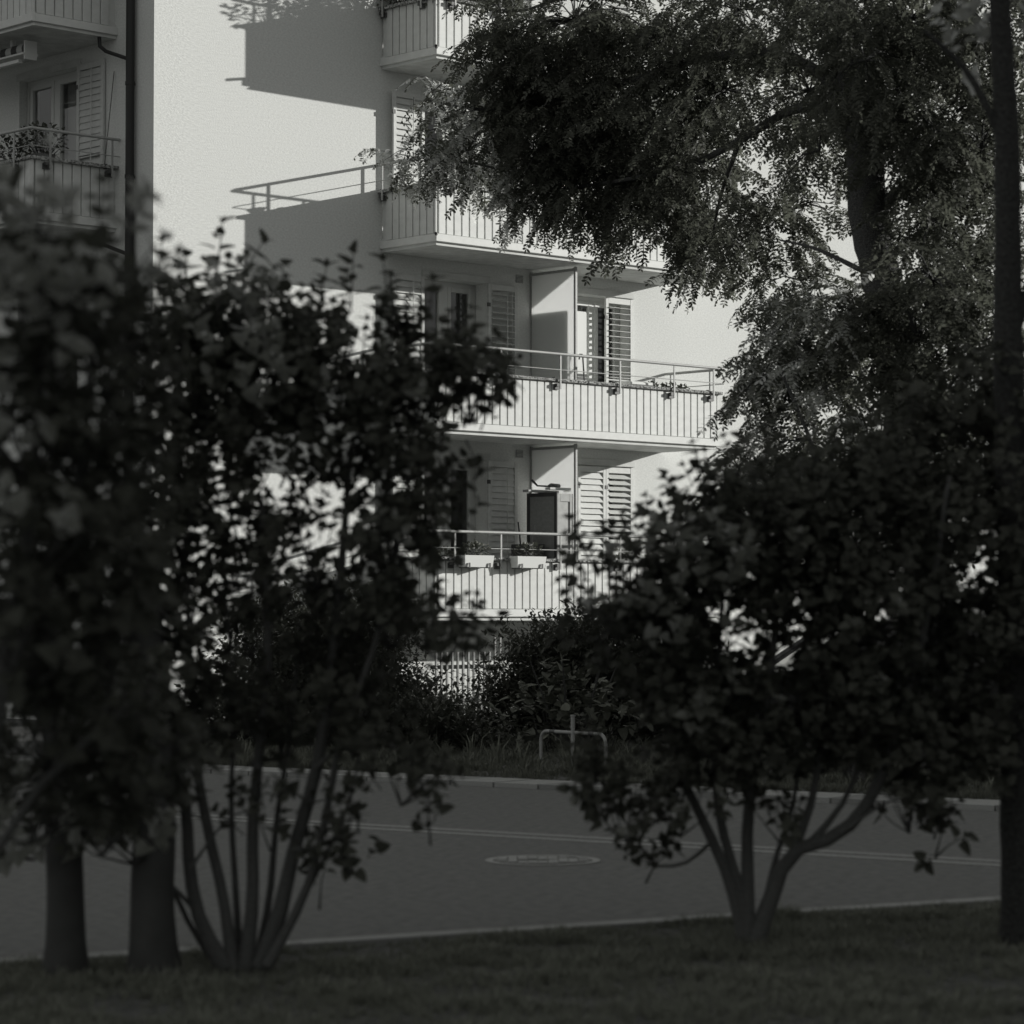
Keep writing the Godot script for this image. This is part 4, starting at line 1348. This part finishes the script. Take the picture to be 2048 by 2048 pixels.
func shrub(label: String, at: Vector3, clumps: Array, m: Mesh, size: float, material: Material, per := 9, called := "shrub") -> void:
	var t := thing(called, label, "shrub", at)
	var list := []
	var sticks := Mb.new()
	for c in clumps:
		for i in c[6]:
			var q := in_clump(c)
			var p: Vector3 = q[0] - at
			p.y = maxf(p.y, 0.05)
			var d: Vector3 = (q[1] + V(0, 0.5, 0)).normalized()
			if i % 3 == 0:
				sticks.tube([V(p.x * 0.75, maxf(0.0, p.y - 0.5), p.z * 0.75), p], [0.008, 0.003], 4, false)
			for k in per:
				d = (d + Vector3(rng.randfn(), rng.randfn(), rng.randfn()) * 0.12).normalized()
				p += d * size * 0.45
				var out := Vector3(rng.randfn(), rng.randfn() * 0.5, rng.randfn()).normalized()
				list.append(Transform3D(facing((out + d * 0.6).normalized(), Vector3.UP + out * 0.4).scaled_local(Vector3.ONE * size * rng.randf_range(0.7, 1.2)), p))
	for k in 7:
		var a := TAU * k / 7
		sticks.tube([V(cos(a) * 0.08, -0.05, sin(a) * 0.08), V(cos(a) * 0.3, 0.5, sin(a) * 0.2), V(cos(a) * 0.5, 1.0, sin(a) * 0.4)], [0.02, 0.014, 0.006], 6, false)
	obj("stems", sticks.mesh(), M.twig, t)
	copies("foliage", list, m, material, t)

func tuft() -> ArrayMesh:
	if not shared.has("tuft"):
		var b := Mb.new()
		var r := RandomNumberGenerator.new()
		r.seed = 9
		for i in 9:
			var a := r.randf() * TAU
			var o := V(cos(a), 0, sin(a))
			var w := V(-o.z, 0, o.x) * 0.045
			var p := o * r.randf() * 0.3
			var h := r.randf_range(0.55, 1.0)
			var m1 := p + o * 0.1 + V(0, h * 0.6, 0)
			var tip := p + o * r.randf_range(0.25, 0.6) + V(0, h, 0)
			b.quad(p - w, p + w, m1 + w * 0.7, m1 - w * 0.7)
			b.tri(m1 - w * 0.7, m1 + w * 0.7, tip)
		shared["tuft"] = b.mesh()
	return shared["tuft"]

func grass(called: String, label: String, count: int, pick: Callable, size: Vector2, material: Material) -> void:
	var list := []
	for i in count:
		var p: Vector3 = pick.call()
		var k := rng.randf_range(size.x, size.y) * (0.75 + 0.9 * gap_noise.get_noise_3dv(p * 3.0))
		list.append(Transform3D(Basis(Vector3.UP, rng.randf() * TAU).scaled_local(V(k, k * rng.randf_range(0.8, 1.2), k)), p))
	copies(called, list, tuft(), material, self)
	var o := get_child(get_child_count() - 1)
	o.set_meta("label", label)
	o.set_meta("category", "grass")

# ---------- parked cars ----------
func car(label: String, at: Vector3, turn: float, lower: Array, upper: Array, width: float, paint: Material, wheels: Array) -> void:
	var t := thing("parked_car", label, "car", at, "cars parked behind the bush")
	t.rotation.y = turn
	var b := Mb.new()
	# lower body and cabin as lofted side profiles (Vector2 x, y) rounded towards the sides
	for prof in [lower]:
		var slices := [[-1.0, 0.94, 0.04], [-0.93, 0.985, 0.015], [-0.8, 1.0, 0.0], [0.8, 1.0, 0.0], [0.93, 0.985, 0.015], [1.0, 0.94, 0.04]]
		for i in slices.size() - 1:
			for j in prof.size():
				var k: int = (j + 1) % prof.size()
				var f := func(s: Array, p: Vector2) -> Vector3: return V(p.x * s[1], p.y - (s[2] if p.y > 0.6 else 0.0), s[0] * width / 2)
				b.quad(f.call(slices[i], prof[j]), f.call(slices[i], prof[k]), f.call(slices[i + 1], prof[k]), f.call(slices[i + 1], prof[j]))
		for e in [0, slices.size() - 1]:
			var poly := PackedVector2Array(prof)
			var idx := Geometry2D.triangulate_polygon(poly)
			for i in range(0, idx.size(), 3):
				var f := func(p: Vector2) -> Vector3: return V(p.x * slices[e][1], p.y - (slices[e][2] if p.y > 0.6 else 0.0), slices[e][0] * width / 2)
				if e == 0:
					b.tri(f.call(poly[idx[i]]), f.call(poly[idx[i + 1]]), f.call(poly[idx[i + 2]]))
				else:
					b.tri(f.call(poly[idx[i]]), f.call(poly[idx[i + 2]]), f.call(poly[idx[i + 1]]))
	obj("body", b.mesh(), paint, t)
	# cabin: glass hull with painted roof and pillars
	var wb := width * 0.47
	var wt := width * 0.38
	var a: Vector2 = upper[0]
	var c: Vector2 = upper[1]
	var d: Vector2 = upper[2]
	var e2: Vector2 = upper[3]
	b = Mb.new()
	for s in [-1.0, 1.0]:
		var q := [V(a.x, a.y, s * wb), V(c.x, c.y, s * wt), V(d.x, d.y, s * wt), V(e2.x, e2.y, s * wb)]
		if s > 0:
			b.quad(q[0], q[3], q[2], q[1])
		else:
			b.quad(q[0], q[1], q[2], q[3])
	b.quad(V(a.x, a.y, wb), V(c.x, c.y, wt), V(c.x, c.y, -wt), V(a.x, a.y, -wb))
	b.quad(V(e2.x, e2.y, -wb), V(d.x, d.y, -wt), V(d.x, d.y, wt), V(e2.x, e2.y, wb))
	obj("windows", b.mesh(), M.car_glass, t)
	b = Mb.new()
	b.box(V(c.x - 0.06, c.y - 0.015, -wt - 0.01), V(d.x + 0.06, c.y + 0.03, wt + 0.01))
	for s in [-1.0, 1.0]:
		for q in [[a, c], [e2, d], [Vector2((a.x + e2.x) / 2, a.y), Vector2((c.x + d.x) / 2, c.y)]]:
			b.tube([V(q[0].x, q[0].y, s * (wb + 0.005)), V(q[1].x, q[1].y, s * (wt + 0.005))], [0.045, 0.04], 8)
	obj("roof", b.mesh(), paint, t)
	b = Mb.new()
	for s in [-1.0, 1.0]:
		b.box(V(a.x, a.y - 0.015, s * (wb + 0.03) - 0.012), V(e2.x, a.y + 0.012, s * (wb + 0.03) + 0.012))
		b.box(V(lower[0].x + 0.9, 0.2, s * width * 0.485 - 0.012), V(lower[0].x + 3.0, 0.24, s * width * 0.485 + 0.012))
	obj("trim", b.mesh(), M.chrome, t)
	for s in [-1.0, 1.0]:
		b = Mb.new()
		b.lathe([Vector2(0, -0.03), Vector2(0.09, -0.02), Vector2(0.1, 0.02), Vector2(0.0, 0.05)], 14, Transform3D(Basis(Vector3.BACK, PI / 2), V(lower[0].x + 0.04, 0.66, s * width * 0.36)))
		obj("headlight", b.mesh(), M.lamp_glass, t)
	for x in wheels:
		for s in [-1.0, 1.0]:
			var w := Mb.new()
			var turn_ := Transform3D(Basis(Vector3.RIGHT, PI / 2 * s), V(x, 0.31, s * (width / 2 - 0.1)))
			w.lathe([Vector2(0.19, -0.09), Vector2(0.3, -0.09), Vector2(0.315, -0.06), Vector2(0.315, 0.06), Vector2(0.3, 0.09), Vector2(0.2, 0.1), Vector2(0.19, 0.06)], 24, turn_)
			var wheel := obj("wheel", w.mesh(), M.tyre, t)
			w = Mb.new()
			w.lathe([Vector2(0.19, 0.03), Vector2(0.19, 0.08), Vector2(0.1, 0.09), Vector2(0.04, 0.075), Vector2(0.0, 0.075)], 20, turn_)
			obj("rim", w.mesh(), M.chrome, wheel)

func build_cars() -> void:
	var low := [Vector2(-2.05, 0.42), Vector2(-2.0, 0.25), Vector2(-1.7, 0.2), Vector2(1.8, 0.2), Vector2(2.08, 0.28), Vector2(2.12, 0.6), Vector2(2.02, 0.88), Vector2(1.75, 0.95), Vector2(-0.85, 0.95), Vector2(-1.5, 0.86), Vector2(-1.95, 0.74), Vector2(-2.07, 0.6)]
	car("dark small parked car glimpsed through the right-hand lilac", V(3.95, 0.035, -31.0), 0.12, low, [Vector2(-0.98, 0.93), Vector2(-0.3, 1.4), Vector2(1.05, 1.42), Vector2(1.75, 0.95)], 1.64, M.car, [-1.32, 1.25])
	var tall := [Vector2(-2.2, 0.5), Vector2(-2.15, 0.3), Vector2(-1.8, 0.24), Vector2(2.0, 0.24), Vector2(2.3, 0.32), Vector2(2.32, 0.7), Vector2(2.28, 1.08), Vector2(2.1, 1.12), Vector2(-1.1, 1.1), Vector2(-1.8, 1.0), Vector2(-2.15, 0.84), Vector2(-2.22, 0.65)]
	car("taller grey parked van behind the dark car, mostly hidden by leaves", V(6.6, 0.035, -35.6), 0.35, tall, [Vector2(-1.3, 1.07), Vector2(-0.55, 1.7), Vector2(1.9, 1.74), Vector2(2.2, 1.1)], 1.78, M.car_light, [-1.4, 1.4])

# ---------- the block across the side road: out of the picture, it shades the street ----------
func block(called: String, label: String, at: Vector3, run: float, high: float, floors: int) -> void:
	var t := thing(called, label, "building", at)
	var b := Mb.new()
	var holes := []
	for f in floors:
		for k in int(run / 4.2):
			holes.append([1.5 + k * 4.2, 3.1 + k * 4.2, 1.2 + f * 2.8, 2.7 + f * 2.8])
	var fr := Transform3D(Basis(V(0, 0, 1), Vector3.UP, V(-1, 0, 0)), Vector3.ZERO)
	wall_with_openings(b, 0, run, -0.2, high, -0.3, 0, holes)
	for i in b.v.size():
		b.v[i] = fr * b.v[i]
		b.n[i] = fr.basis * b.n[i]
	b.box(V(0.3, -0.2, 0.0), V(12, high, 0.3))
	b.box(V(0.3, -0.2, run - 0.3), V(12, high, run))
	b.box(V(11.7, -0.2, 0.3), V(12, high, run - 0.3))
	obj("wall", b.mesh(), M.plaster_far, t)
	b = Mb.new()
	b.box(V(-0.3, high, -0.3), V(12.3, high + 0.3, run + 0.1))
	obj("roof", b.mesh(), M.roof, t)
	for h in holes:
		b = Mb.new()
		b.box(V(h[0], h[2], -0.2), V(h[1], h[3], -0.17), fr)
		obj("window_pane", b.mesh(), M.car_glass, t)

func build_neighbour() -> void:
	block("neighbour_block", "plain tall apartment block beyond the picture, its shade lying over the near street", V(18, 0, -21.5), 36.0, 15.2, 5)
	block("low_house", "plain two-storey house beyond the picture, its shade lying over the verge", V(18, 0, -40.2), 18.5, 5.7, 2)

func awning_texture() -> ImageTexture:
	var im := Image.create(64, 8, false, Image.FORMAT_RGB8)
	for x in 64:
		for y in 8:
			var v := 0.85 if (x / 8) % 2 == 0 else 0.35
			im.set_pixel(x, y, Color(v, v, v))
	return ImageTexture.create_from_image(im)

func _ready() -> void:
	# camera
	var cam := Camera3D.new()
	cam.name = "camera"
	add_child(cam)
	cam.position = V(0, 1.5, 0)
	cam.rotation.x = atan(212.0 / 5600.0)
	var at := CameraAttributesPhysical.new()
	at.frustum_focal_length = 24.0 * 5600.0 / 2048.0
	at.frustum_near = 0.5
	at.frustum_far = 1500.0
	at.frustum_focus_distance = 40.0
	at.exposure_aperture = 2.2
	cam.attributes = at
	cam.current = true
	# sky and sun
	var sun := DirectionalLight3D.new()
	sun.name = "sun"
	add_child(sun)
	var to_sun := (U * 2.05 + N * 1.0 + Vector3.UP * 0.5).normalized()
	sun.look_at_from_position(to_sun * 50.0, Vector3.ZERO)
	sun.light_energy = 1.33
	sun.light_angular_distance = 0.5
	sun.light_color = Color(1.0, 0.995, 0.975)
	sun.shadow_enabled = true
	var sky := ProceduralSkyMaterial.new()
	sky.sky_top_color = grey(0.3)
	sky.sky_horizon_color = grey(0.42)
	sky.sky_curve = 0.2
	sky.ground_bottom_color = grey(0.05)
	sky.ground_horizon_color = grey(0.12)
	sky.sun_angle_max = 60.0
	sky.sun_curve = 0.12
	sky.energy_multiplier = 0.86
	var env := Environment.new()
	env.background_mode = Environment.BG_SKY
	env.sky = Sky.new()
	env.sky.sky_material = sky
	env.tonemap_mode = Environment.TONE_MAPPER_LINEAR
	env.tonemap_exposure = 1.2
	env.sdfgi_enabled = true
	env.ssao_enabled = true
	env.ssil_enabled = true
	var world := WorldEnvironment.new()
	world.name = "world"
	world.environment = env
	add_child(world)

	rng.seed = 20
	gap_noise.seed = 8
	gap_noise.frequency = 0.5
	materials()
	M.hoop = mat(0.4, 0.5, noise_tex(0.05, 0.8, 1.0, 17), 2.0)
	M.awning_cloth = mat(0.6, 0.9, awning_texture(), 0.9, null, 0, true)

	build_street()
	build_house()
	build_neighbour()
	build_balcony_things()
	# trees
	locust("tall locust tree with drooping feathery branches over the balconies", V(LOCUST_LIMBS[0][2], 0.0, LOCUST_LIMBS[0][4]), LOCUST_CROWN, LOCUST_LIMBS, V(-1, -0.5, 0))
	locust("bushy young locust standing before the tall locust's trunk", V(3.1, 0.0, -25.1), SAPLING_CROWN, SAPLING_STEMS, V(-1, 0.2, 0.3))
	lilac("leafy lilac bush left of the manhole, sprigs standing up before the sunlit wall", V(-1.14, 0.03, -11.6), LILAC_A, LILAC_A_STEMS, LILAC_A_SHOOTS, 0.064, -0.12)
	lilac("spreading lilac bush right of the manhole with forked bare stems", V(1.04, 0.03, -12.4), LILAC_B, LILAC_B_STEMS, LILAC_B_SHOOTS, 0.066, -0.25)
	lilac("blurred dark bush nearest the camera at the picture's left edge", V(-1.5, 0.03, -7.8), LILAC_C, LILAC_C_STEMS, [], 0.07, -0.15, "bush", "near_bush")
	lilac("leftmost young tree with a smooth dark trunk on the lawn", V(-1.82, 0.03, -11.4), YOUNG_CROWN_A, YOUNG_TRUNK_A, [], 0.085, -0.2, "tree", "young_tree", M.smooth_bark)
	lilac("young tree with a dark trunk between leftmost tree and lilac", V(-1.46, 0.03, -11.4), YOUNG_CROWN_B, YOUNG_TRUNK_B, [], 0.085, -0.2, "tree", "young_tree", M.smooth_bark)
	lilac("slender dark tree trunk at the right edge of the lawn", V(2.31, 0.03, -12.6), NEAR_CROWN, NEAR_TRUNK, [], 0.08, -0.2, "tree", "slender_tree", M.dark_bark)
	shrub("small-leaved climbing shrub against the foot of the sunlit corner", V(-3.3, 0.03, -33.5), SHRUB_IVY, lilac_leaf(), 0.07, M.shrub, 6)
	shrub("wide low shrub growing before the blank sunlit wall", V(-2.2, 0.03, -33.2), SHRUB_LOW, small_leaf(), 0.1, M.shrub, 9)
	shrub("dark feathery shrub right of the slatted screen below the balcony", V(0.75, 0.03, -33.8), SHRUB_DARK, small_leaf(), 0.1, M.shrub, 12)
	shrub("broad-leaved plant just behind the hoop barrier", V(0.65, 0.03, -30.3), SHRUB_BROAD, lilac_leaf(), 0.13, M.broad, 5, "broad_leaved_plant")
	# grass
	var d := Vector2(0.784, 0.62).normalized()
	var o := Vector2(d.y, -d.x)
	var on_verge := func() -> Vector3:
		var p: Vector2 = Vector2(-0.56, -25.24) + d * rng.randf_range(-6.0, 7.0) + o * (0.66 + 6.0 * pow(rng.randf(), 1.3))
		return V(p.x, 0.03, p.y)
	grass("verge_grass", "rough grass and weeds on the verge beyond the street", 16000, on_verge, Vector2(0.05, 0.12), M.weed)
	grass("verge_weeds", "taller weeds scattered over the verge beyond the street", 260, on_verge, Vector2(0.16, 0.36), M.weed)
	var e := Vector2(0.869, -0.495).normalized()
	var on_lawn := func() -> Vector3:
		var p: Vector2 = Vector2(-0.92, -12.48) + e * rng.randf_range(-3.6, 5.4) + Vector2(-e.y, e.x) * (0.13 + 4.0 * pow(rng.randf(), 1.2))
		return V(p.x, 0.04, p.y)
	grass("lawn_grass", "short grass of the lawn nearest the camera", 34000, on_lawn, Vector2(0.035, 0.08), M.grass)
	build_cars()
